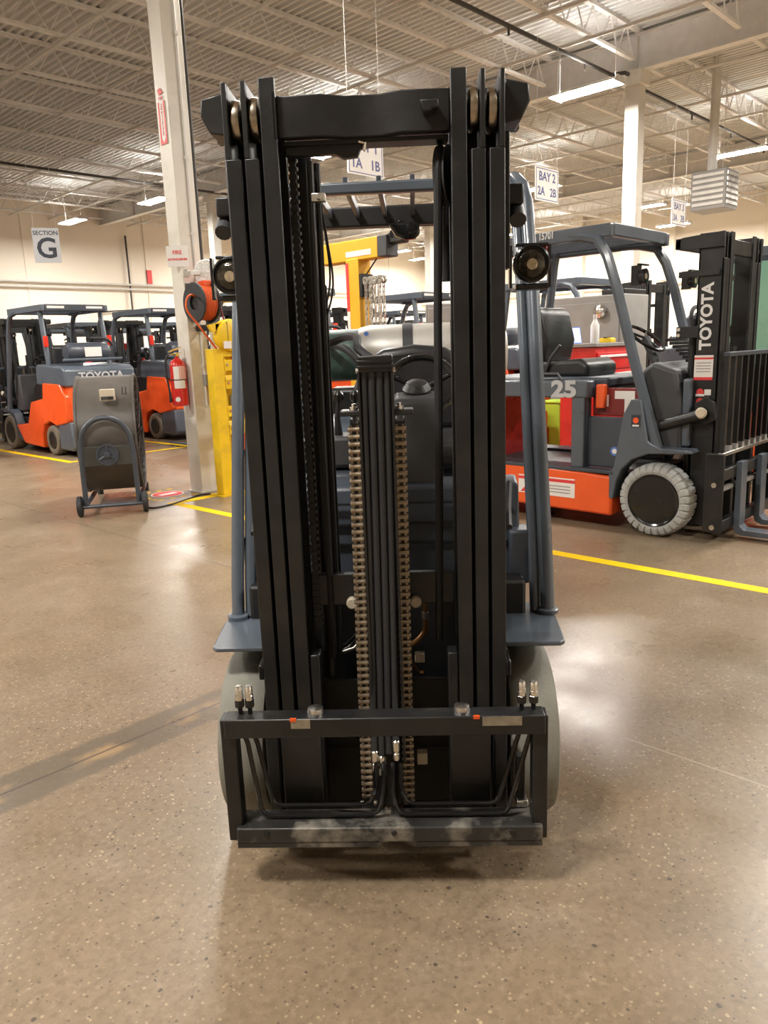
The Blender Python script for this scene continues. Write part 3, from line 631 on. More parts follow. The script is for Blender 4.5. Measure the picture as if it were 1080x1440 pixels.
# ------------------------------------------------------------------ the other trucks
def mast(t, z=2.11, detail=True, hw=.365, letters=True, zletter=1.56):
    for s in (-1, 1):
        b = MB()
        def bx(a, c, *r): a, c = sorted((a*s, c*s)); b.box(a, c, *r)
        bx(hw-.055, hw, 0, .014, .09, z-.17); bx(hw-.014, hw, .0, .17, .09, z); bx(hw-.055, hw, .156, .17, .09, z)
        b.build('mast_outer_rail', BLACK, t, bevel=.003)
        b = MB(); bx(hw-.115, hw-.062, .004, .016, .12, z-.17); bx(hw-.074, hw-.062, .004, .15, .12, z); bx(hw-.115, hw-.062, .14, .152, .12, z-.02)
        b.build('mast_middle_rail', BLACK, t, bevel=.003)
        b = MB(); bx(hw-.18, hw-.12, .0, .014, .14, z+.005); bx(hw-.132, hw-.12, .014, .14, .14, z); b.build('mast_inner_rail', BLACK, t, bevel=.003)
        MB().lathe([(.045, -.02), (.05, 0), (.045, .02)], (s*(hw-.035), .06, z-.09), (1, 0, 0), 20).build('mast_roller', ROLLER, t)
        MB().prism([(.0, z), (.28, z-.015), (.33, z-.03), (.33, z-.085), (.28, z-.10), (.0, z-.10)], 'x', *sorted((s*hw, s*(hw+.02)))).build('tie_bracket', BLACK, t, bevel=.004)
        MB().cyl((s*(hw-.10), .22, .2), (s*(hw-.10), .22, 1.55), .03, 14).build('lift_cylinder', BLACK, t)
        MB().box(*sorted((s*(hw-.01), s*(hw+.018))), .02, .30, 1.83, 1.87).build('rail_brace', BLACK, t, bevel=.003)
        br = MB().box(*sorted((s*hw, s*(hw+.016))), .145, .30, 1.42, 1.50).build('hose_bracket', BLACK, t, bevel=.003)
        for q in (1.44, 1.48): MB().cyl((s*(hw+.016), .28, q), (s*(hw+.024), .28, q), .012, 10).build('bracket_bolt', STEEL, br)
        tcb = MB().cyl((s*.44, .05, .90), (s*.43, .52, .76), .042, 16).build('tilt_cylinder', BLACK, t)
        MB().prism([(-.02, .86), (.0, .98), (.05, 1.02), (.13, .97), (.12, .84), (.05, .82)], 'x', *sorted((s*.37, s*.42))).build('tilt_bracket', BLACK, t, bevel=.006)
        MB().lathe([(.035, 0), (.04, .02), (.03, .03)], (s*.455, .06, .91), (s, 0, 0), 14).build('tilt_pin', BEIGE, tcb)
    MB().box(-hw-.02, hw+.02, .29, .33, z-.09, z-.02).build('rear_tie_beam', BLACK, t, bevel=.004)
    MB().box(-hw+.12, hw-.12, .01, .04, z-.14, z-.04).build('crosshead', BLACK, t, bevel=.004)
    MB().box(-hw+.05, hw-.05, .12, .15, .70, .80).build('mast_cross_member', BLACK, t, bevel=.003)
    for x in (-.06, .06): MB().box(x-.016, x+.016, .03, .045, .2, 1.3).build('lift_chain', CHAIN, t)
    MB().cyl((0, .09, .12), (0, .09, 1.3), .045, 16).build('centre_cylinder', BLACK, t)
    for x in (-.03, -.01, .01, .03): MB().tube([(x, .03, .3), (x, .03, 1.35)], .009, 6).build('lift_hose', RUBBER, t)
    if letters:
        text('TOYOTA', .108, LETW, t, (-hw-.0015, .095, zletter), (0, 0, 1), (0, 1, 0), bold=.004)
        text('TOYOTA', .108, LETW, t, (hw+.0015, .095, zletter), (0, 0, 1), (0, -1, 0), bold=.004)
def backrest(t, w=.50, y=-.10, z0=.62, z1=1.29, n=9):
    MB().box(-w, w, y-.02, y+.02, z1, z1+.03).build('backrest_top_bar', GREYD, t, bevel=.004)
    MB().box(-w, w, y-.02, y+.02, z0, z0+.025).build('backrest_bottom_bar', STEEL, t, bevel=.004)
    for k in range(n):
        x = -w+.015+(2*w-.03)*k/(n-1)
        MB().box(x-.012, x+.012, y-.015, y+.015, z0, z1).build('backrest_bar', BLACK, t)
        if 0 < k < n-1: MB().prism([(x-.028, z0+.025), (x+.028, z0+.025), (x+.016, z0+.065), (x-.016, z0+.065)], 'y', y-.016, y+.016).build('bar_foot', GREYM, t)
def carriage(t, forks=(-.24, .24), w=.50, y=-.10):
    for z in (.45, .09): MB().box(-w, w, y-.03, y+.025, z, z+.08).build('carriage_bar', BLACK, t, bevel=.005)
    MB().box(-w, w, y-.015, y+.02, .37, .40).build('carriage_bar', GREYM, t, bevel=.004)
    for s in (-1, 1):
        MB().box(*sorted((s*.16, s*.21)), y+.02, .04, .1, .62).build('carriage_arm', BLACK, t, bevel=.004)
        cp = MB().box(*sorted((s*(w-.015), s*(w+.01))), y-.03, y+.10, .08, .64).build('carriage_end_plate', BLACK, t, bevel=.008)
        for z in (.12, .42): MB().cyl((s*(w+.01), y+.03, z), (s*(w+.018), y+.03, z), .018, 12).build('plate_bolt', STEEL, cp)
    for x in forks:
        MB().prism([(y-.03, .56), (y-.07, .56), (y-.075, .10), (y-.10, .075), (y-1.15, .055), (y-1.15, .045), (y-.09, .03), (y-.045, .05), (y-.03, .09)], 'x', x-.055, x+.055).build('fork', GREY, t, bevel=.004)
def guard(t, zr=2.17, hx=.50, y0=.34, yb=.78, ye=1.95, rear=True):
    for s in (-1, 1):
        p = [(s*hx, y0, .63), (s*hx, y0+.20, 1.25), (s*hx, y0+.36, 1.80), (s*(hx-.005), y0+.44, 2.02), (s*(hx-.01), y0+.52, zr-.06), (s*(hx-.03), y0+.66, zr-.02), (s*(hx-.05), y0+.9, zr)]
        MB().tube(p, .04, 8).build('guard_pillar', GREY, t)
        MB().tube([(s*(hx-.04), ye-.02, 1.05), (s*(hx-.05), ye-.16, zr-.1), (s*(hx-.05), ye-.18, zr)], .038, 8).build('guard_rear_pillar', GREY, t)
        MB().box(*sorted((s*(hx-.06), s*hx)), yb-.02, ye, zr-.05, zr+.045).build('guard_side_rail', GREY, t, bevel=.01)
    MB().box(-hx+.061, hx-.061, yb-.02, yb+.05, zr-.04, zr+.05).build('guard_front_bar', GREY, t, bevel=.008)
    MB().box(-hx+.061, hx-.061, ye-.06, ye+.004, zr-.05, zr+.05).build('guard_rear_bar', GREYD, t, bevel=.012)
    for k in range(8): MB().box(-.42+.12*k-.008, -.42+.12*k+.008, yb+.04, ye-.05, zr-.01, zr+.03).build('guard_roof_bar', GREYD, t)
def seat(t, x=0., y=1.15, z=1.14):
    MB().prism([(y-.02, z), (y-.03, z+.10), (y+.05, z+.15), (y+.45, z+.13), (y+.48, z)], 'x', x-.25, x+.25).build('seat_cushion', VINYL, t, bevel=.035, seg=3)
    b = MB().prism([(y+.40, z+.12), (y+.36, z+.30), (y+.42, z+.54), (y+.48, z+.58), (y+.57, z+.55), (y+.55, z+.30), (y+.52, z+.10)], 'x', x-.24, x+.24).build('seat_back', VINYL, t, bevel=.04, seg=3)
    MB().tube([(x-.27, y+.35, z+.05), (x-.27, y+.30, z+.16), (x-.26, y+.22, z+.26)], .014, 8).build('seat_buckle', PLASTIC, t)
    for s in (-1, 1): MB().tube([(x+s*.27, y+.48, z+.1), (x+s*.27, y+.46, z+.32), (x+s*.265, y+.44, z+.34)], .022, 8).build('seat_bolster', VINYL, t)
def steering(t, x=-.05, y=.72, z=1.42, r=.16):
    MB().tube([(x, y-.16, z-.32), (x, y, z)], .035, 10).build('steering_column', PLASTIC, t)
    a = Vector((1, 0, 0)); b = Vector((0, .80, .60)); c = Vector((x, y, z))
    w = MB().tube([c+(a*cos(2*pi*i/28)+b*sin(2*pi*i/28))*r for i in range(29)], .014, 8, False).build('steering_wheel', GLOSSBLK, t)
    for q in (30, 150, 270): MB().tube([c, c+(a*cos(radians(q))+b*sin(radians(q)))*r], .011, 6).build('wheel_spoke', GLOSSBLK, w)

# electric truck with an empty battery bay, roof number 15701
E1 = empty('forklift', W(5.80, 2.0), BROT)
tag(E1, 'orange and grey electric forklift with empty battery bay, pale front tire and forks', 'forklift')
mast(E1); backrest(E1); carriage(E1, (-.22, .2)); guard(E1, 2.205); seat(E1, 0., 1.08); steering(E1, .0, .70, 1.43)
HW = .55
for s in (-1, 1):
    wheel(E1, s, HW, .35, .27, .27, .18, .19, TIREL, GLOSSBLK, 28, 64, 6)
    wheel(E1, s, .50, 1.85, .2, .2, .15, .12, TIREL, GLOSSBLK, 24)
    # wheel arch and step
    MB().prism([(.70, .44), (.66, .50), (.60, .88), (.54, 1.0), (.46, 1.0), (.40, .70), (.30, .655), (.10, .655), (.08, .63), (.22, .62), (.40, .61), (.52, .56), (.60, .48), (.64, .38), (.66, .25), (.70, .25)], 'x', *sorted((s*.40, s*HW))).build('front_fender', GREY, E1, bevel=.008)
    sp = MB().prism([(.67, .115), (.67, .42), (1.30, .46), (2.15, .46), (2.15, .13)], 'x', *sorted((s*.36, s*HW))).build('side_panel', ORANGE, E1, bevel=.02)
    MB().box(*sorted((s*.34, s*(HW+.003))), .66, 2.1, .435, .465).build('step_plate', GREYD, E1, bevel=.006)
    MB().box(*sorted((s*.40, s*.52)), .93, 1.04, .46, 1.02).build('bay_post', GREY, E1, bevel=.01)
    MB().box(*sorted((s*.38, s*.53)), .90, 2.1, 1.0, 1.13).build('hood_rail', GREY, E1, bevel=.015)
    MB().box(*sorted((s*.44, s*.46)), .62, .93, .47, .86).build('bay_cover', GREYD, E1, bevel=.01)
dm = MB()
for x in (-HW,):
    dcl = MB().box(-HW-.003, -HW, .98, 1.5, .22, .37).build('side_decal', LABELW, E1, smooth=False)
    MB().box(-HW-.004, -HW-.003, .98, 1.5, .335, .36).build('decal_band', REDS, dcl, smooth=False)
    MB().prism([(1.36, .23), (1.42, .29), (1.48, .23)], 'x', -HW-.005, -HW-.003).build('decal_mark', REDS, dcl)
    for k in range(3): MB().box(-HW-.004, -HW-.003, 1.02, 1.30, .25+.025*k, .257+.025*k).build('decal_line', GREYM, dcl, smooth=False)
text('25', .17, LETS, E1, (-.533, 1.10, 1.062), (0, -1, 0), (0, 0, 1), bold=.008, sx=1.3)
text('15701', .075, LETW, E1, (-.5025, 1.29, 2.218), (0, -1, 0), (0, 0, 1), bold=.002, sx=.72)
hd = MB().box(-.40, .40, .80, 2.1, 1.07, 1.15).build('hood_top', GREYD, E1, bevel=.02)
MB().tube([(-.46, 1.16, 1.13), (-.46, 1.20, 1.18), (-.46, 1.40, 1.18), (-.46, 1.44, 1.13)], .012, 8).build('hood_handle', PLASTIC, E1)
MB().box(-.46, -.40, .80, .87, .92, 1.10).build('battery_connector', ORANGE, E1, bevel=.01)
bp_ = MB().box(-.40, -.36, .52, .92, .86, 1.07).build('controller_panel', REDD, E1, bevel=.006)
MB().box(-.403, -.40, .58, .66, .89, 1.05).build('panel_sticker', LABELW, bp_, smooth=False); MB().box(-.403, -.40, .66, .74, .99, 1.05).build('panel_sticker', LABELW, bp_, smooth=False); MB().box(-.403, -.40, .79, .84, .93, 1.02).build('panel_sticker', LABELW, bp_, smooth=False)
MB().prism([(.20, .62), (.22, 1.0), (.26, 1.20), (.44, 1.26), (.52, 1.20), (.52, .62)], 'x', -.44, .44).build('dash_cowl', PLASTIC, E1, bevel=.03)
MB().box(-.42, .42, .16, .22, .66, 1.14).build('front_panel', GREY, E1, bevel=.015)
for k in range(7): MB().box(-.22, .12, .28+.025*k, .292+.025*k, 1.25+.025*k, 1.275+.025*k).build('bellows_fold', RUBBER, E1, bevel=.004)
MB().box(-.40, .40, .50, 2.1, .14, .44).build('frame_tub', DARK, E1, bevel=.01)
MB().prism([(1.95, .14), (1.95, 1.12), (2.05, 1.14), (2.38, 1.10), (2.46, .95), (2.46, .30), (2.36, .14)], 'x', -.52, .52).build('counterweight', RED, E1, bevel=.04, seg=3)
lbl = MB().box(-.3675, -.3655, .035, .165, 1.13, 1.30).build('warning_label', LABELW, E1, smooth=False)
MB().box(-.3685, -.3675, .035, .165, 1.13, 1.15).build('label_band', REDS, lbl, smooth=False); MB().box(-.3685, -.3675, .035, .165, 1.272, 1.285).build('label_band', REDS, lbl, smooth=False)
for k in range(4): MB().box(-.3685, -.3675, .05, .15, 1.185+.02*k, 1.190+.02*k).build('label_line', GREYM, lbl, smooth=False)
for z in (.98, 1.045):
    st_ = MB().lathe([(.026, 0), (.026, .0015)], (-.366, .115, z), (-1, 0, 0), 16).build('warning_sticker', REDS, E1)
    MB().box(-.368, -.366, .04, .085, z-.02, z+.02).build('sticker_mark', LABELW, st_, smooth=False); MB().box(-.369, -.3675, .085, .145, z-.028, z-.012).build('sticker_mark', LABELW, st_, smooth=False)
s5 = MB().box(-.5525, -.5505, .46, .53, .80, .89).build('round_badge', INK, E1, smooth=False); MB().lathe([(.022, 0), (.022, .001)], (-.553, .495, .85), (-1, 0, 0), 12).build('badge_disc', ORANGE, s5); MB().box(-.5535, -.5525, .47, .52, .806, .818).build('badge_line', LABELW, s5, smooth=False)
b6 = MB().lathe([(.035, 0), (.035, .001)], (-.461, .70, .60), (-1, 0, 0), 16).build('round_badge', BLUES, E1); MB().lathe([(.02, 0), (.02, .001)], (-.4625, .70, .60), (-1, 0, 0), 12).build('badge_disc', LABELW, b6)
for s in (-1, 1):
    L_ = MB().lathe([(.02, .05), (.05, .03), (.055, -.01), (.045, -.012)], (s*.44, .52, 1.86), (0, 1, 0), 20).build('work_lamp', GLOSSBLK, E1); MB().lathe([(.044, -.008), (.01, -.014)], (s*.44, .52, 1.86), (0, 1, 0), 16).build('lamp_lens', LENS, L_)
    MB().box(s*.44-.07, s*.44+.07, .52, .545, 1.935, 1.945).build('lamp_bracket', GLOSSBLK, L_); MB().box(s*.44-.005, s*.44+.005, .545, .62, 1.80, 1.94).build('lamp_bracket', GLOSSBLK, L_)

# orange and grey engine truck used for the parked rows
def engine_truck(label):
    t = empty('forklift'); tag(t, label, 'forklift', 'forklifts parked in rows')
    mast(t, 2.13, letters=False); backrest(t); carriage(t, (-.22, .22)); guard(t, 2.19, .52, .42, .86, 2.12); seat(t, 0., 1.15, 1.08); steering(t, .05, .86, 1.42)
    for s in (-1, 1):
        wheel(t, s, .56, .42, .28, .28, .2, .17, TIRED, BLACK, 0, 40)
        wheel(t, s, .55, 2.02, .23, .23, .17, .13, TIRED, BLACK, 0, 40)
        MB().prism([(.72, .42), (.98, .13), (1.68, .10), (1.70, .32), (1.80, .46), (2.02, .52), (2.24, .46), (2.62, .52), (2.66, .58), (2.66, .90), (2.50, 1.08), (1.92, 1.10), (1.86, .86), (1.40, .80), (1.20, .46)], 'x', *sorted((s*.38, s*.56))).build('side_body', ORANGE, t, bevel=.02)
        MB().prism([(.74, .44), (.66, .60), (.52, .66), (.20, .64), (.18, .61), (.44, .60), (.60, .52), (.66, .40), (.70, .2), (.98, .14)], 'x', *sorted((s*.42, s*.55))).build('front_fender', GREYD, t, bevel=.008)
        MB().prism([(1.22, .46), (1.42, .82), (1.86, .86), (1.86, .46)], 'x', *sorted((s*.30, s*.44))).build('step_well', DARK, t)
    MB().prism([(1.70, 1.06), (1.72, 1.34), (1.80, 1.37), (2.60, 1.33), (2.70, 1.28), (2.72, 1.04)], 'x', -.55, .55).build('counterweight', GREY, t, bevel=.03, seg=3)
    MB().box(-.50, .50, 2.30, 2.68, .52, 1.06).build('rear_body', ORANGE, t, bevel=.03, seg=3)
    MB().prism([(2.26, .10), (2.26, .50), (2.70, .53), (2.72, .16), (2.66, .10)], 'x', -.54, .54).build('bumper', GREY, t, bevel=.025)
    MB().box(-.40, .40, .40, 2.3, .14, .52).build('frame_tub', DARK, t, bevel=.01)
    MB().prism([(1.10, .52), (1.14, 1.0), (1.25, 1.08), (1.80, 1.10), (1.80, .52)], 'x', -.38, .38).build('engine_hood', DARK, t, bevel=.02)
    MB().prism([(.44, .62), (.46, 1.10), (.56, 1.22), (.70, 1.22), (.72, .62)], 'x', -.42, .42).build('dash_cowl', PLASTIC, t, bevel=.03)
    text('TOYOTA', .17, LETS, t, (0, 2.727, 1.17), (-1, 0, 0), (0, 0, 1), bold=.005)
    tk = MB().lathe([(.03, -.34), (.11, -.33), (.14, -.28), (.14, .28), (.11, .33), (.03, .34)], (0, 2.34, 1.53), (1, 0, 0), 24).build('gas_cylinder', GREYD, t)
    MB().box(-.16, .10, 2.483, 2.489, 1.46, 1.60).build('tank_label', LABELW, tk, smooth=False)
    MB().tube(spl([(-.36, 2.34, 1.52), (-.42, 2.34, 1.62), (-.30, 2.36, 1.72), (-.05, 2.38, 1.73)]), .022, 8).build('gas_hose', RUBBER, t)
    MB().tube([(-.46, 2.52, 1.42), (.46, 2.52, 1.42)], .022, 8).build('rear_grab_bar', GREY, t)
    for x in (-.30, .30): MB().box(x-.13, x+.13, 2.118, 2.126, 2.18, 2.215).build('rear_reflector', LABELW, t, smooth=False)
    for s in (-1, 1):
        MB().box(s*.50-.03, s*.50+.03, 2.08, 2.13, 1.62, 1.78).build('tail_light', REDL, t, bevel=.008)
        MB().tube([(s*.46, .60, 1.75), (s*.56, .56, 1.80), (s*.56, .56, 1.66)], .012, 6).build('side_mirror', GLOSSBLK, t)
    MB().box(-.575, -.555, 1.10, 1.28, 1.22, 1.40).build('document_pouch', REDS, t, smooth=False)
    return t
ROWSPEC = [  # u centre, v of the rear end, label
    (5.40, 10.95, 'orange and grey parked forklift behind the drum fan, at the end of its row'),
    (7.42, 11.45, 'orange and grey parked forklift glimpsed between drum fan and white column'),
    (9.40, 11.2, 'parked forklift just past the extinguisher column, behind the yellow reel'),
    (11.4, 11.3, 'parked forklift behind the mast, third beyond the drum fan truck'),
    (13.4, 11.2, 'parked forklift behind the mast, fourth beyond the drum fan truck'),
    (15.4, 11.2, 'parked forklift behind the mast, last of the far row')]
src = None
for u, v, lb_ in ROWSPEC:
    if src is None: src = t = engine_truck(lb_)
    else: t = copy_tree(src); t['label'] = lb_
    t.location = W(u, v+2.72); t.rotation_euler = (0, 0, BROT+pi)
def park(u, v, back, lb_, group='forklifts parked in rows'):
    t = copy_tree(src); t['label'] = lb_; t['group'] = group; t.location = W(u, v); t.rotation_euler = (0, 0, BROT+(0 if back else pi)); return t
for k in range(9):
    if k < 6: park(5.3+2.0*k, 19.6+.2*(k % 2), True, 'dark mast of a forklift in the farthest parked row', 'forklifts in the farthest row')
    park(4.3+2.0*k, 16.3, True, 'forklift mast showing dimly through the roof frames of the parked row', 'forklifts in the middle row')
park(3.3, 14.9, False, 'forklift cut by the photo edge, black mast top showing over the end truck')
park(6.75, 9.9, False, 'forklift behind the golden yellow lifting post')
park(9.5, 9.87, False, 'forklift roof with pale reflector beside the hanging chains')
# cab truck at the photo edge
ct = park(8.4, .9, True, 'orange cab forklift with mint glass at the right photo edge')
for s in (-1, 1): MB().box(*sorted((s*.525, s*.53)), .75, 2.0, 1.15, 2.1).build('cab_side_window', MINT, ct, smooth=False)
MB().box(-.5, .5, .62, .63, 1.2, 2.1).build('cab_windscreen', MINT, ct, smooth=False)
ec = park(9.65, 4.35, True, 'dark forklift beyond the red tool chest, white lettering on its mast')
text('TOYOTA', .135, LETW, ec, (-.3665, .095, 1.25), (0, 0, 1), (0, 1, 0), bold=.004)

# ------------------------------------------------------------------ drum fan
fan = empty('drum_fan', CAMW(-2.68, 7.58), VIEW_ROT+radians(14)); tag(fan, 'large brown drum fan on a wheeled tubular stand', 'fan')
FR, FL, FZ = .56, .54, .70
sh = MB().lathe([(FR, -FL/2), (FR+.012, -FL/2), (FR+.012, -FL/2+.02), (FR, -FL/2+.025), (FR, FL/2-.025), (FR+.012, FL/2-.02), (FR+.012, FL/2), (FR-.012, FL/2), (FR-.015, 0), (FR-.012, -FL/2)], (0, 0, FZ), (1, 0, 0), 56, True).build('shell', FANM, fan)
for x in (-FL/2+.01, FL/2-.01):
    g = MB()
    for k in range(7): g.lathe([(.08*(k+1)-.003, -.003), (.08*(k+1)+.003, -.003), (.08*(k+1)+.003, .003), (.08*(k+1)-.003, .003)], (x, 0, FZ), (1, 0, 0), 40, True)
    for k in range(12):
        a = 2*pi*k/12; g.tube([(x, .05*cos(a), FZ+.05*sin(a)), (x, FR*cos(a), FZ+FR*sin(a))], .004, 5)
    gg = g.build('guard_grille', BLACK, fan); gg['kind'] = 'stuff'
MB().cyl((-.18, 0, FZ), (.15, 0, FZ), .11, 20).build('motor', BLACK, fan)
for k in range(4):
    a = radians(90*k+20); c, s = cos(a), sin(a)
    MB().add([(-.10, .06*c-.02*s, FZ+.06*s+.02*c), (.06, .06*c+.10*s, FZ+.06*s-.10*c), (.08, .52*c+.14*s, FZ+.52*s-.14*c), (-.10, .52*c-.12*s, FZ+.52*s+.12*c),
              (-.106, .06*c-.02*s, FZ+.06*s+.02*c), (.054, .06*c+.10*s, FZ+.06*s-.10*c), (.074, .52*c+.14*s, FZ+.52*s-.14*c), (-.106, .52*c-.12*s, FZ+.52*s+.12*c)],
             [(0, 1, 2, 3), (7, 6, 5, 4), (0, 4, 5, 1), (1, 5, 6, 2), (2, 6, 7, 3), (3, 7, 4, 0)]).build('fan_blade', GREYM, fan)
MB().box(-.04, FL/2-.03, -.002, .002, FZ-.03, FZ+.03).build('motor_mount', BLACK, fan)
cb = MB().box(-.02, .11, -.56, -.47, 1.045, 1.15).build('switch_box', BEIGE, fan, bevel=.006); MB().box(-.01, .10, -.565, -.56, 1.055, 1.085).build('switch_strip', PLASTIC, cb); MB().cyl((.07, -.565, 1.07), (.07, -.58, 1.07), .014, 10).build('switch_knob', BLACK, cb)
MB().tube([(.18, -.50, 1.16), (.18, -.53, 1.10), (.21, -.53, 1.10), (.21, -.50, 1.16)], .006, 6).build('cord_hook', BLACK, fan)
yf = -.63
arch = [(-.235, yf, .10), (-.23, yf, .55)]+[(-.22*cos(radians(180*i/14)), yf, .66+.24*sin(radians(180*i/14))) for i in range(15)]+[(.23, yf, .55), (.235, yf, .10)]
stand = MB().tube(arch, .024, 10).build('stand_arch', GREYD, fan)
MB().tube([(-.235, .55, .10), (-.235, yf, .10)], .022, 8).build('stand_rail', GREYD, fan); MB().tube([(.235, .55, .10), (.235, yf, .10)], .022, 8).build('stand_rail', GREYD, fan)
MB().tube([(-.29, yf, .085), (.29, yf, .085)], .018, 8).build('axle_bar', GREYD, fan); MB().tube([(-.235, .55, .10), (.235, .55, .10)], .02, 8).build('stand_rail', GREYD, fan)
MB().box(-.23, .23, yf-.012, yf+.012, .46, .64).build('pivot_plate', FAND, fan, bevel=.004)
hb = MB().lathe([(.10, 0), (.10, -.018), (.085, -.018), (.085, -.005)], (0, yf-.012, .56), (0, 1, 0), 24).build('pivot_hub', GREYD, fan)
MB().lathe([(.035, 0), (.03, -.03), (.01, -.034)], (0, yf-.012, .56), (0, 1, 0), 12).build('hub_cap', GREYD, hb)
for k in range(3):
    a = radians(90+120*k); MB().tube([(0, yf-.02, .56), (.09*cos(a), yf-.02, .56+.09*sin(a))], .010, 6).build('hub_spoke', GREYD, hb)
for x in (-.29, .29):
    w_ = MB().lathe([(.085, -.022), (.095, -.014), (.095, .014), (.085, .022), (.03, .026)], (x, yf, .095), (1, 0, 0), 24).build('stand_wheel', RUBBER, fan)
for x in (-.235, .235): MB().cyl((x, .55, 0), (x, .55, .09), .03, 10).build('stand_foot', RUBBER, fan)

# ------------------------------------------------------------------ things on and around the extinguisher column
def at(name, u, v, z, rz=0.): return empty(name, W(u, v, z), BROT+rz)
fx = at('fire_extinguisher', 4.268, 6.98, .92); tag(fx, 'red fire extinguisher with white labels hung on the white column', 'fire extinguisher')
R_ = .082
bd = MB().lathe([(.065, 0), (R_, .012), (R_, .40), (.07, .445), (.035, .475), (.02, .49), (.02, .51)], (0, 0, 0), (0, 0, 1), 28).build('cylinder_body', RED, fx)
def wrap(a0, a1, z0, z1, m, r=R_+.0012):
    n_ = 8; v = [((r+.001)*cos(radians(a0+(a1-a0)*i/n_)), (r+.001)*sin(radians(a0+(a1-a0)*i/n_)), z) for z in (z0, z1) for i in range(n_+1)]
    return MB().add(v, [(i, i+1, n_+2+i, n_+1+i) for i in range(n_)])
wrap(205, 285, .18, .40, None).build('instruction_label', LABELW, bd); wrap(245, 300, .27, .395, None).build('instruction_label', mat('pale_red_print', (.7, .35, .3), .5), bd)
MB().lathe([(.026, 0), (.026, .001)], (-.062, -.0555, .07), (-.75, -.66, 0), 16).build('round_sticker', LABELW, bd)
MB().lathe([(R_+.003, -.004), (R_+.003, .006), (R_, .006), (R_, -.004)], (0, 0, .265), (0, 0, 1), 28, True).build('strap', BLACK, fx)
MB().box(-.02, .02, -.02, .02, .50, .54).build('valve', CHROME, fx, bevel=.004); MB().prism([(-.09, .555), (.06, .60), (.06, .585), (-.09, .54)], 'y', -.012, .012).build('handle', CHROME, fx); MB().prism([(-.08, .525), (.06, .545), (.06, .535), (-.08, .515)], 'y', -.012, .012).build('lever', CHROME, fx)
MB().tube(spl([(-.02, .0, .52), (-.07, .03, .52), (-.10, .05, .46), (-.105, .05, .30), (-.095, .045, .20), (-.09, .04, .12)]), .010, 8).build('hose', RUBBER, fx); MB().tube([(-.09, .04, .14), (-.088, .04, .04)], [.012, .016], 8).build('nozzle', RUBBER, fx)
MB().box(.082, .091, -.03, .03, .35, .48).build('wall_bracket', STEEL, fx, smooth=False)
fs = at('fire_sign', 4.345, 6.885, 2.29, radians(-45)); tag(fs, 'white sign with red FIRE EXTINGUISHER lettering on the column', 'sign')
MB().box(-.125, .085, -.004, .004, 0, .20).build('sign_plate', LABELW, fs, smooth=False)
text('FIRE', .05, REDS, fs, (-.02, -.005, .135), (1, 0, 0), (0, 0, 1), bold=.001); text('EXTINGUISHER', .028, REDS, fs, (-.02, -.005, .07), (1, 0, 0), (0, 0, 1), bold=.001)
ad = at('arrow_sign', 4.356, 6.985, 3.42); tag(ad, 'red and white fire extinguisher arrow decal pointing down the column', 'sign')
MB().box(-.003, .003, -.06, .06, .02, .40).build('sign_plate', LABELW, ad, smooth=False)
MB().box(-.005, -.003, .035, .06, .02, .40).build('arrow_border', REDS, ad, smooth=False); MB().box(-.005, -.003, -.06, -.035, .02, .40).build('arrow_border', REDS, ad, smooth=False)
MB().prism([(-.06, .02), (-.06, .10), (0, .03), (.06, .10), (.06, .02)], 'x', -.006, -.003).build('arrow_tip', REDS, ad)
text('FIRE EXTINGUISHER', .032, REDS, ad, (-.0045, 0, .24), (0, 0, -1), (0, -1, 0)); text('FIRE', .045, REDS, ad, (-.0045, 0, .43), (0, -1, 0), (0, 0, 1))
MB().prism([(-.045, .47), (0, .52), (.05, .51), (.03, .46)], 'x', -.004, -.003).build('flame_mark', REDS, ad)

cr = at('cord_reel', 4.42, 6.65, 1.93); tag(cr, 'black spool reel of orange cord bracketed to the column', 'cord reel')
MB().lathe([(.07, -.11), (.19, -.11), (.195, -.10), (.19, -.09), (.07, -.09)], (0, 0, 0), (1, 0, 0), 36, True).build('spool_flange', RUBBER, cr)
MB().lathe([(.07, .06), (.19, .06), (.195, .07), (.19, .08), (.07, .08)], (0, 0, 0), (1, 0, 0), 36, True).build('spool_flange', RUBBER, cr)
MB().lathe([(.06, -.09), (.06, .06)], (0, 0, 0), (1, 0, 0), 20).build('spool_core', BLACK, cr)
for k in range(7): MB().lathe([(.15+.02*cos(q), -.078+.022*k+.011*sin(q)) for q in [2*pi*i/8 for i in range(8)]], (0, 0, 0), (1, 0, 0), 36, True).build('cord_turn', CORDO, cr)
MB().prism([(-.04, .15), (.22, .15), (.22, .22), (-.04, .22)], 'x', .085, .10).build('reel_arm', ORANGE, cr, bevel=.004); MB().box(-.02, .16, -.06, .05, .15, .21).build('reel_arm', ORANGE, cr, bevel=.01); MB().lathe([(.025, 0), (.03, -.02), (.015, -.035)], (.09, -.06, .18), (0, 1, 0), 14).build('reel_bolt', STEEL, cr)
MB().box(.095, .11, -.05, .22, .02, .18).build('reel_arm', PLASTIC, cr); MB().box(-.05, .11, .20, .22, .05, .2).build('mount_plate', PLASTIC, cr)
ccd = at('extension_cable', 4.31, 6.64, 1.93); tag(ccd, 'loose orange cord hanging down from the cord reel', 'cord')
MB().tube(spl([(-.0, -.02, .06), (-.05, -.03, .07), (-.10, -.03, .03), (-.11, -.03, -.07), (-.04, -.05, -.18), (.10, -.06, -.36), (.22, -.05, -.50), (.26, -.05, -.60), (.24, -.05, -.66), (.25, -.05, -.78), (.23, -.05, -.74), (.22, -.05, -.62)]), .011, 8).build('cord_strand', CORDO, ccd)
MB().tube([(.20, -.10, .14), (.23, -.12, -.1), (.30, -.13, -.4), (.37, -.12, -.62), (.42, -.10, -.85)], .008, 6).build('cord_strand', REDD, ccd)
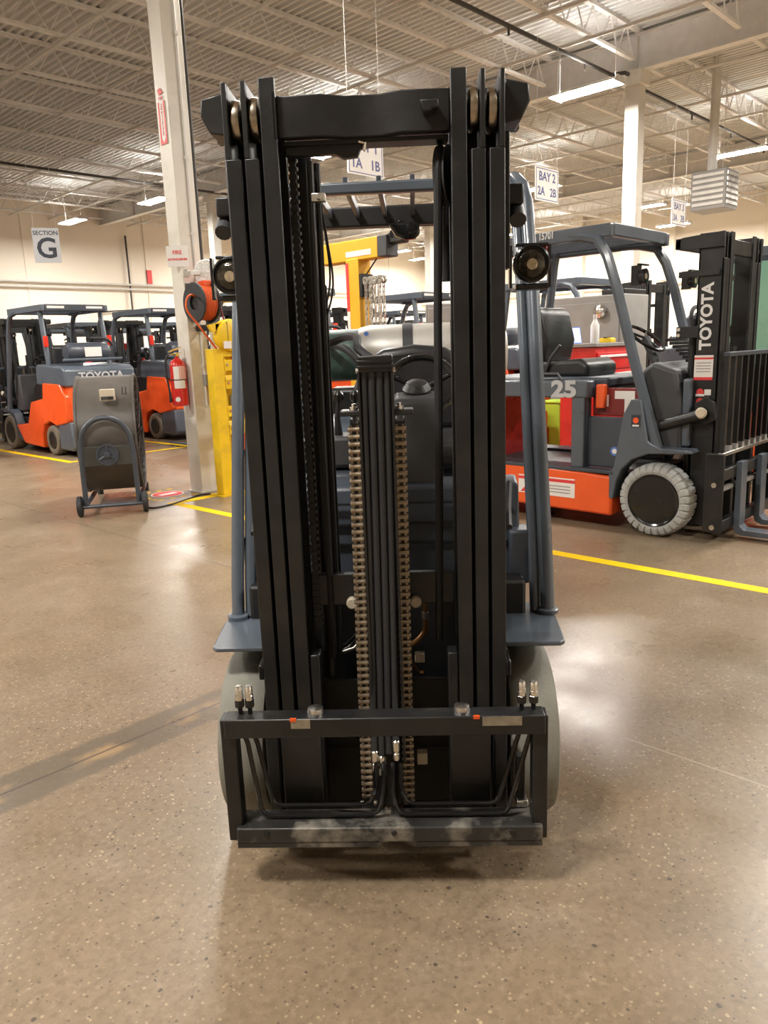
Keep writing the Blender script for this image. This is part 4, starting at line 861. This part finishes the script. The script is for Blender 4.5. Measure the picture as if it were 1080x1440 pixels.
MB().lathe([(.01, -.07), (.045, -.03), (.045, .03), (.01, .07)], (.345, -.12, -.52), (0, .1, 1), 12).build('cord_ball', CORDO, ccd)
yr = at('hose_reel', 4.60, 6.52, 1.61); tag(yr, 'round yellow enclosed reel hanging beside the column', 'hose reel')
ys = MB().lathe([(.02, -.075), (.12, -.075), (.15, -.06), (.157, -.03), (.157, .05), (.13, .07), (.02, .07)], (0, 0, 0), (0, 1, 0), 36).build('reel_case', YEL, yr)
MB().box(.02, .026, -.0765, -.072, -.15, .15).build('case_seam', BLACK, ys); MB().box(-.065, -.06, -.0765, -.072, -.13, .13).build('case_seam', BLACK, ys); MB().box(-.12, -.03, -.078, -.074, -.13, -.06).build('case_label', LABELW, ys)
MB().prism([(-.24, .10), (-.10, .13), (-.10, .05), (-.20, .03)], 'y', -.02, .02).build('reel_bracket', YEL, yr); MB().box(-.16, -.10, -.02, .33, .05, .11).build('reel_bracket', BLACK, yr)
rl = at('round_work_light', 4.475, 6.63, 2.215, radians(-40)); tag(rl, 'round clear dotted work light on a bracket above the reel', 'lamp')
MB().lathe([(.03, .03), (.115, .02), (.128, 0), (.12, -.012), (.01, -.02)], (0, 0, 0), (0, 1, 0), 32).build('lamp_head', mat('frosted_lens', (.75, .75, .72), .25, var=.25, scale=60, bump=.6, bscale=45), rl)
MB().box(-.19, -.06, -.035, -.02, -.02, .02).build('lamp_arm', WHITE, rl, bevel=.003); MB().box(-.22, -.17, -.05, .03, -.035, .035).build('lamp_arm', STEEL, rl, bevel=.003)
MB().tube([(-.19, .0, 0), (-.19, .20, 0)], .012, 8).build('lamp_arm', STEEL, rl)
ob = at('outlet_box', 4.53, 6.845, 1.17); tag(ob, 'grey outlet box with plugged-in black cord on the column', 'outlet')
MB().box(-.045, .045, -.03, .025, -.06, .06).build('box_body', GREYM, ob, bevel=.004); MB().lathe([(.022, 0), (.026, -.03), (.012, -.055)], (.03, -.03, -.02), (0, 1, .2), 12).build('plug', BLACK, ob)
MB().tube(spl([(.03, -.08, -.01), (.06, -.10, -.08), (.12, -.10, -.11), (.16, -.08, -.06)]), .007, 6).build('plug_cord', RUBBER, ob); MB().tube(spl([(.03, -.04, .02), (.05, -.07, .10), (.04, -.05, .17)]), .014, 8).build('plug_cord', RUBBER, ob)
# floor cord by the fan
fc = MB().tube(spl([CAMW(*p) for p in [(-2.30, 7.25, .012), (-2.22, 7.15, .008), (-2.08, 7.30, .008), (-1.98, 7.55, .008), (-1.9, 7.75, .008), (-1.80, 7.80, .008)]]), .008, 6).build('power_cord', RUBBER); tag(fc, 'dark power cord lying on the floor from drum fan to column', 'cord')

# yellow guard rail with steps
yg = at('guard_post', 4.46, 6.56, 0); tag(yg, 'yellow bolted steel guard post standing beside the white column', 'guard rail')
MB().box(-.13, .20, -.12, .12, 0, .014).build('base_plate', YEL, yg, smooth=False)
MB().box(-.085, .045, -.06, .06, .014, 1.48).build('post', YEL, yg, bevel=.006)
for z in (1.26, 1.08, .80, .62): 
    q = MB().box(.045, .42, -.065, -.045, z, z+.11).build('rail_plate', YEL, yg, bevel=.003)
    MB().lathe([(.012, 0), (.012, -.008)], (.075, -.065, z+.06), (0, 1, 0), 8).build('plate_bolt', STEEL, q)
for z in (1.17, .71): MB().prism([(-.045, z-.05), (-.075, z), (-.045, z+.05), (.06, z+.05), (.06, z-.05)], 'x', .045, .45).build('guard_beam', YEL, yg, bevel=.006)
MB().box(.36, .46, -.05, .05, .0, 1.4).build('post', YEL, yg, bevel=.006)
y2 = at('bollard', 4.72, 6.80, 0); tag(y2, 'slim yellow and grey post squeezed between column and guard post', 'post')
MB().box(-.03, .08, -.05, .05, 0, 1.42).build('post', YEL, y2, bevel=.006); MB().box(.0, .10, -.09, -.05, .0, 1.0).build('grey_strip', GREYM, y2, bevel=.003); MB().box(-.02, .12, -.12, -.09, .75, 1.0).build('latch', GREYM, y2, bevel=.01); MB().box(-.05, .12, -.08, .08, 0, .01).build('base_plate', YEL, y2)
bx_ = at('carton', 4.76, 6.80, 1.42); tag(bx_, 'white carton resting on top of the slim yellow and grey post', 'box')
MB().box(-.12, .14, -.12, .12, -.0, .24).build('carton_body', LABELW, bx_, bevel=.004); MB().box(-.10, -.02, -.122, -.12, .10, .18).build('carton_print', GREYM, bx_)
MB().box(.045, .46, -.05, .06, 1.40, 1.48).build('top_rail', YEL, yg, bevel=.004)

# ------------------------------------------------------------------ lifting post with chains, seen through the mast
jb = at('lifting_post', 6.35, 6.40, 0); tag(jb, 'golden yellow T-shaped lifting post seen through the mast opening', 'lifting post')
MB().box(-.10, .10, -.10, .10, .02, 2.42).build('post', YELG, jb, bevel=.008); MB().box(-.35, .35, -.35, .35, 0, .02).build('base_plate', YELG, jb, smooth=False)
ja = MB().box(-.09, .09, -.40, .58, 2.40, 2.62).build('arm', YELG, jb, bevel=.008)
MB().box(-.092, -.09, -.30, .10, 2.44, 2.50).build('arm_label', LABELW, ja, smooth=False)
MB().box(-.095, .095, -.54, -.40, 2.40, 2.62).build('arm_end_bracket', PLASTIC, jb, bevel=.01); MB().cyl((-.05, -.62, 2.62), (.05, -.50, 2.62), .05, 12).build('trolley_wheel', BLACK, jb); MB().box(-.06, .06, -.74, -.52, 2.52, 2.64).build('trolley', BLACK, jb, bevel=.02)
MB().box(-.103, -.10, .055, .10, 1.85, 2.38).build('reflective_strip', REDS, jb, smooth=False); MB().box(-.103, -.10, .055, .10, 1.3, 1.85).build('reflective_strip', LABELW, jb, smooth=False)
MB().tube([(0, .10, 2.40), (0, .22, 2.40), (0, .10, 2.28)], .008, 6).build('brace_rod', BLACK, jb); MB().tube([(0, -.10, 2.22), (0, -.30, 2.40)], .008, 6).build('brace_rod', BLACK, jb)
hk = MB().box(-.09, .09, -.14, -.10, 2.0, 2.25).build('chain_plate', BLACK, jb, bevel=.003)
lnk = MB()
for (a, b_) in (((0, 0), 0), ((0, 0), 1)): pass
def chain_link_mb():
    pts = [(0, .014*cos(q), .022*sin(q)+(.012 if sin(q) > 0 else -.012)) for q in [2*pi*i/10 for i in range(11)]]
    return MB().tube(pts, .0075, 6, False)
clm = chain_link_mb(); MIDST = STEEL
ik = 0
for i in range(8):
    y = -.18-.07*(i % 4); x = -.07+.06*(i//4)+.01*(i % 2)
    c = at('hanging_chain', 6.35, 6.40, 0); tag(c, 'steel lifting chain hanging from the yellow post', 'chain', 'lifting chains on the yellow post')
    m_ = MB(); n_ = 15+(i*3) % 5
    for k in range(n_):
        z = 2.12-.055*k
        for p_ in [0]:
            vv = [(q[0], q[1], q[2]) for q in clm.v]
            if k % 2: vv = [(q[1], q[0], q[2]) for q in vv]
            m_.add([(q[0]+x, q[1]+y, q[2]+z) for q in vv], clm.f)
    m_.build('chain_strand', STEEL, c)
    MB().lathe([(.018, -.012), (.045, -.012), (.045, .012), (.018, .012)], (x, y, 2.17), (1, 0, 0), 16, True).build('chain_ring', STEEL, c)
    MB().tube([(x, -.12, 2.20), (x, y-.01, 2.195)], .008, 6).build('hook_pin', STEEL, c)

# grey cabinet behind the steering wheel
gc = empty('electrical_cabinet', CAMW(.83, 9.75), VIEW_ROT+radians(-4)); tag(gc, 'grey electrical cabinet standing beyond the steering wheel', 'cabinet')
MB().box(-.22, .42, -.2, .25, 0, 1.93).build('cabinet_body', GREYM, gc, bevel=.01); MB().box(-.19, .39, -.215, -.2, .1, 1.88).build('cabinet_door', GREYM, gc, bevel=.005); MB().lathe([(.05, 0), (.05, -.03), (.02, -.05)], (.16, -.215, 1.72), (0, 1, 0), 16).build('switch_knob', BLUES, gc)
# tool chest and machine behind the electric truck
tcst = at('tool_chest', 7.65, 4.10, 0); tag(tcst, 'red tool chest with a row of drawers behind the driver seat', 'tool chest')
MB().box(-.42, .42, -.20, .20, .12, 1.36).build('chest_body', RED, tcst, bevel=.01); MB().box(-.44, .44, -.22, .22, 1.36, 1.40).build('chest_top', GREYM, tcst, bevel=.006)
for k in range(6):
    z = .18+.19*k; d_ = MB().box(-.39, .39, -.215, -.20, z, z+.17).build('drawer', RED, tcst, bevel=.004); MB().box(-.36, .36, -.23, -.215, z+.12, z+.145).build('drawer_handle', LABELW, d_, bevel=.003)
for sx_ in (-.36, .36):
    for sy_ in (-.14, .14): MB().cyl((sx_-.02, sy_, .06), (sx_+.02, sy_, .06), .06, 14).build('caster', RUBBER, tcst)
tb = at('tablet', 7.32, 4.16, 1.40, radians(-30)); tag(tb, 'blue-screened tablet propped on the red tool chest', 'tablet')
MB().add([(-.06, 0, 0), (.06, 0, 0), (.06, .05, .17), (-.06, .05, .17), (-.06, .012, 0), (.06, .012, 0), (.06, .06, .17), (-.06, .06, .17)], [(0, 1, 2, 3), (4, 7, 6, 5), (0, 4, 5, 1), (1, 5, 6, 2), (2, 6, 7, 3), (3, 7, 4, 0)]).build('tablet_shell', BLUE, tb, smooth=False)
MB().add([(-.052, -.0005, .008), (.052, -.0005, .008), (.052, .0455, .162), (-.052, .0455, .162), (-.052, -.002, .008), (.052, -.002, .008), (.052, .044, .162), (-.052, .044, .162)], [(0, 1, 2, 3), (4, 7, 6, 5), (0, 4, 5, 1), (1, 5, 6, 2), (2, 6, 7, 3), (3, 7, 4, 0)]).build('tablet_screen', SCREEN, tb, smooth=False)
btl = at('spray_bottle', 7.40, 4.0, 1.40); tag(btl, 'clear white bottle standing on the red tool chest', 'bottle')
MB().lathe([(.04, 0), (.045, .01), (.045, .18), (.02, .23), (.016, .25)], (0, 0, 0), (0, 0, 1), 20).build('bottle_body', LABELW, btl); MB().lathe([(.02, .25), (.02, .29)], (0, 0, 0), (0, 0, 1), 12).build('bottle_cap', LABELW, btl)
orp = at('orange_pot', 7.34, 4.27, 1.40); tag(orp, 'small orange container on the red tool chest by the tablet', 'container')
MB().lathe([(.035, 0), (.045, .02), (.045, .09), (.03, .11)], (0, 0, 0), (0, 0, 1), 16).build('pot_body', ORANGE, orp); MB().lathe([(.032, .11), (.032, .13)], (0, 0, 0), (0, 0, 1), 16).build('pot_lid', BLACK, orp)
ybx = at('yellow_case', 7.62, 3.97, 1.40); tag(ybx, 'small yellow case lying on the red tool chest', 'case'); MB().prism([(-.07, 0), (.07, 0), (.07, .035), (.05, .05), (-.05, .05), (-.07, .035)], 'x', -.05, .05).build('case_body', YEL, ybx, bevel=.004); MB().box(-.055, .055, -.02, .02, .05, .058).build('case_handle', BLACK, ybx)
rcart = at('red_cart', 7.5, 5.08, 0); tag(rcart, 'low red cabinet glimpsed between mast rail and guard pillar', 'cabinet')
MB().box(-.3, .3, -.28, .28, .06, .64).build('cart_body', RED, rcart, bevel=.01); MB().box(-.305, -.30, -.25, .25, .10, .60).build('cart_door', RED, rcart, bevel=.003)
for sx_ in (-.25, .25):
    for sy_ in (-.2, .2): MB().cyl((sx_-.015, sy_, .035), (sx_+.015, sy_, .035), .035, 12).build('caster', RUBBER, rcart)
mch = at('grey_machine', 8.55, 4.6, 0); tag(mch, 'tall grey machine cabinet with a chrome dial behind the tool chest', 'machine')
MB().box(-.3, .3, -.5, .45, .0, 1.93).build('machine_body', GREYM, mch, bevel=.012); MB().lathe([(.075, 0), (.075, -.05), (.05, -.07), (.01, -.075)], (-.3, -.22, 1.75), (1, 0, 0), 20).build('dial', CHROME, mch); MB().box(-.31, -.30, -.44, .40, .2, 1.85).build('machine_door', GREYM, mch, bevel=.004); MB().box(-.28, .28, -.48, -.20, 1.93, 1.99).build('machine_top', BLACK, mch, bevel=.01)
lc = at('lime_bin', 8.0, 4.8, .0); tag(lc, 'lime green bin on the floor seen through the empty battery bay', 'bin')
MB().prism([(-.10, 0), (.10, 0), (.13, .72), (-.13, .72)], 'y', -.12, .12).build('bin_body', GREEN, lc, bevel=.02); MB().box(-.14, .14, -.14, .14, .72, .75).build('bin_lid', GREEN, lc, bevel=.01)

# ------------------------------------------------------------------ hanging signs and the heater
def sign(u, v, z0, w, h, label, rows, rz=0., border=INKB, cab=True, m=LABELW):
    s_ = at('hanging_sign', u, v, z0, rz); tag(s_, label, 'sign')
    MB().box(-w/2, w/2, -.006, .006, 0, h).build('sign_board', m, s_, smooth=False)
    if border:
        for (a, b_, c, d) in ((-w/2+.02, w/2-.02, .02, .03), (-w/2+.02, w/2-.02, h-.03, h-.02), (-w/2+.02, -w/2+.03, .02, h-.02), (w/2-.03, w/2-.02, .02, h-.02)):
            MB().box(a, b_, -.0072, -.006, c, d).build('sign_border', border, s_, smooth=False)
    for body, size, x, z, m_ in rows: text(body, size, m_, s_, (x, -.0075, z), (1, 0, 0), (0, 0, 1), bold=size*.02)
    if cab:
        for x in (-w/2+.04, w/2-.04): MB().tube([(x, 0, h), (x, 0, ZDECK-z0)], .003, 4).build('hanger_wire', PIPEW, s_)
    return s_
sign(10.2, 6.33, 3.42, .62, .46, 'white hanging sign lettered BAY 2 and 2A', [('BAY 2', .17, 0, .33, INKB), ('2A', .16, -.16, .13, INKB), ('2B', .16, .16, .13, INKB)])
sign(14.72, 6.3, 3.46, .62, .46, 'small distant white hanging sign lettered BAY 3', [('BAY 3', .17, 0, .33, INKB), ('3A', .16, -.16, .13, INKB), ('3B', .16, .16, .13, INKB)])
sign(7.15, 7.0, 3.50, .62, .46, 'white hanging sign with blue numerals partly behind the mast crosshead', [('BAY 1', .17, 0, .33, INKB), ('1A', .16, -.16, .13, INKB), ('1B', .16, .16, .13, INKB)])
sign(6.45, 14.65, 3.20, .46, .61, 'grey SECTION G sign hanging above the parked row', [('SECTION', .105, 0, .52, INK), ('G', .50, 0, .24, INK)], radians(-30), None, True, mat('grey_sign', (.55, .56, .58), .5, var=.03))
sign(12.5, 10.0, 2.72, .46, .48, 'far grey section sign with a letter G beside the right mast rail', [('SECTION', .09, 0, .42, INK), ('G', .38, 0, .20, INK)], radians(-40), None, True, mat('grey_sign', (.55, .56, .58), .5, var=.03))
ht = at('unit_heater', 16.85, 6.45, 3.95); tag(ht, 'louvred white unit heater hanging near the tall white column', 'heater')
MB().box(-.34, .34, -.32, .38, .0, .75).build('heater_body', GREYM, ht, bevel=.01)
for k in range(6):
    MB().box(-.36, -.34, -.28, .34, .08+.11*k, .14+.11*k).build('louvre', PIPEW, ht, smooth=False); MB().box(-.30, .30, -.34, -.32, .08+.11*k, .14+.11*k).build('louvre', STEEL, ht, smooth=False)
for x in (-.3, .3): MB().tube([(x, 0, .75), (x, 0, ZDECK-3.95)], .008, 5).build('hanger_rod', PIPEW, ht)
MB().tube([(0, .1, .75), (0, .1, ZDECK-3.95)], .09, 12).build('flue', PIPEW, ht)
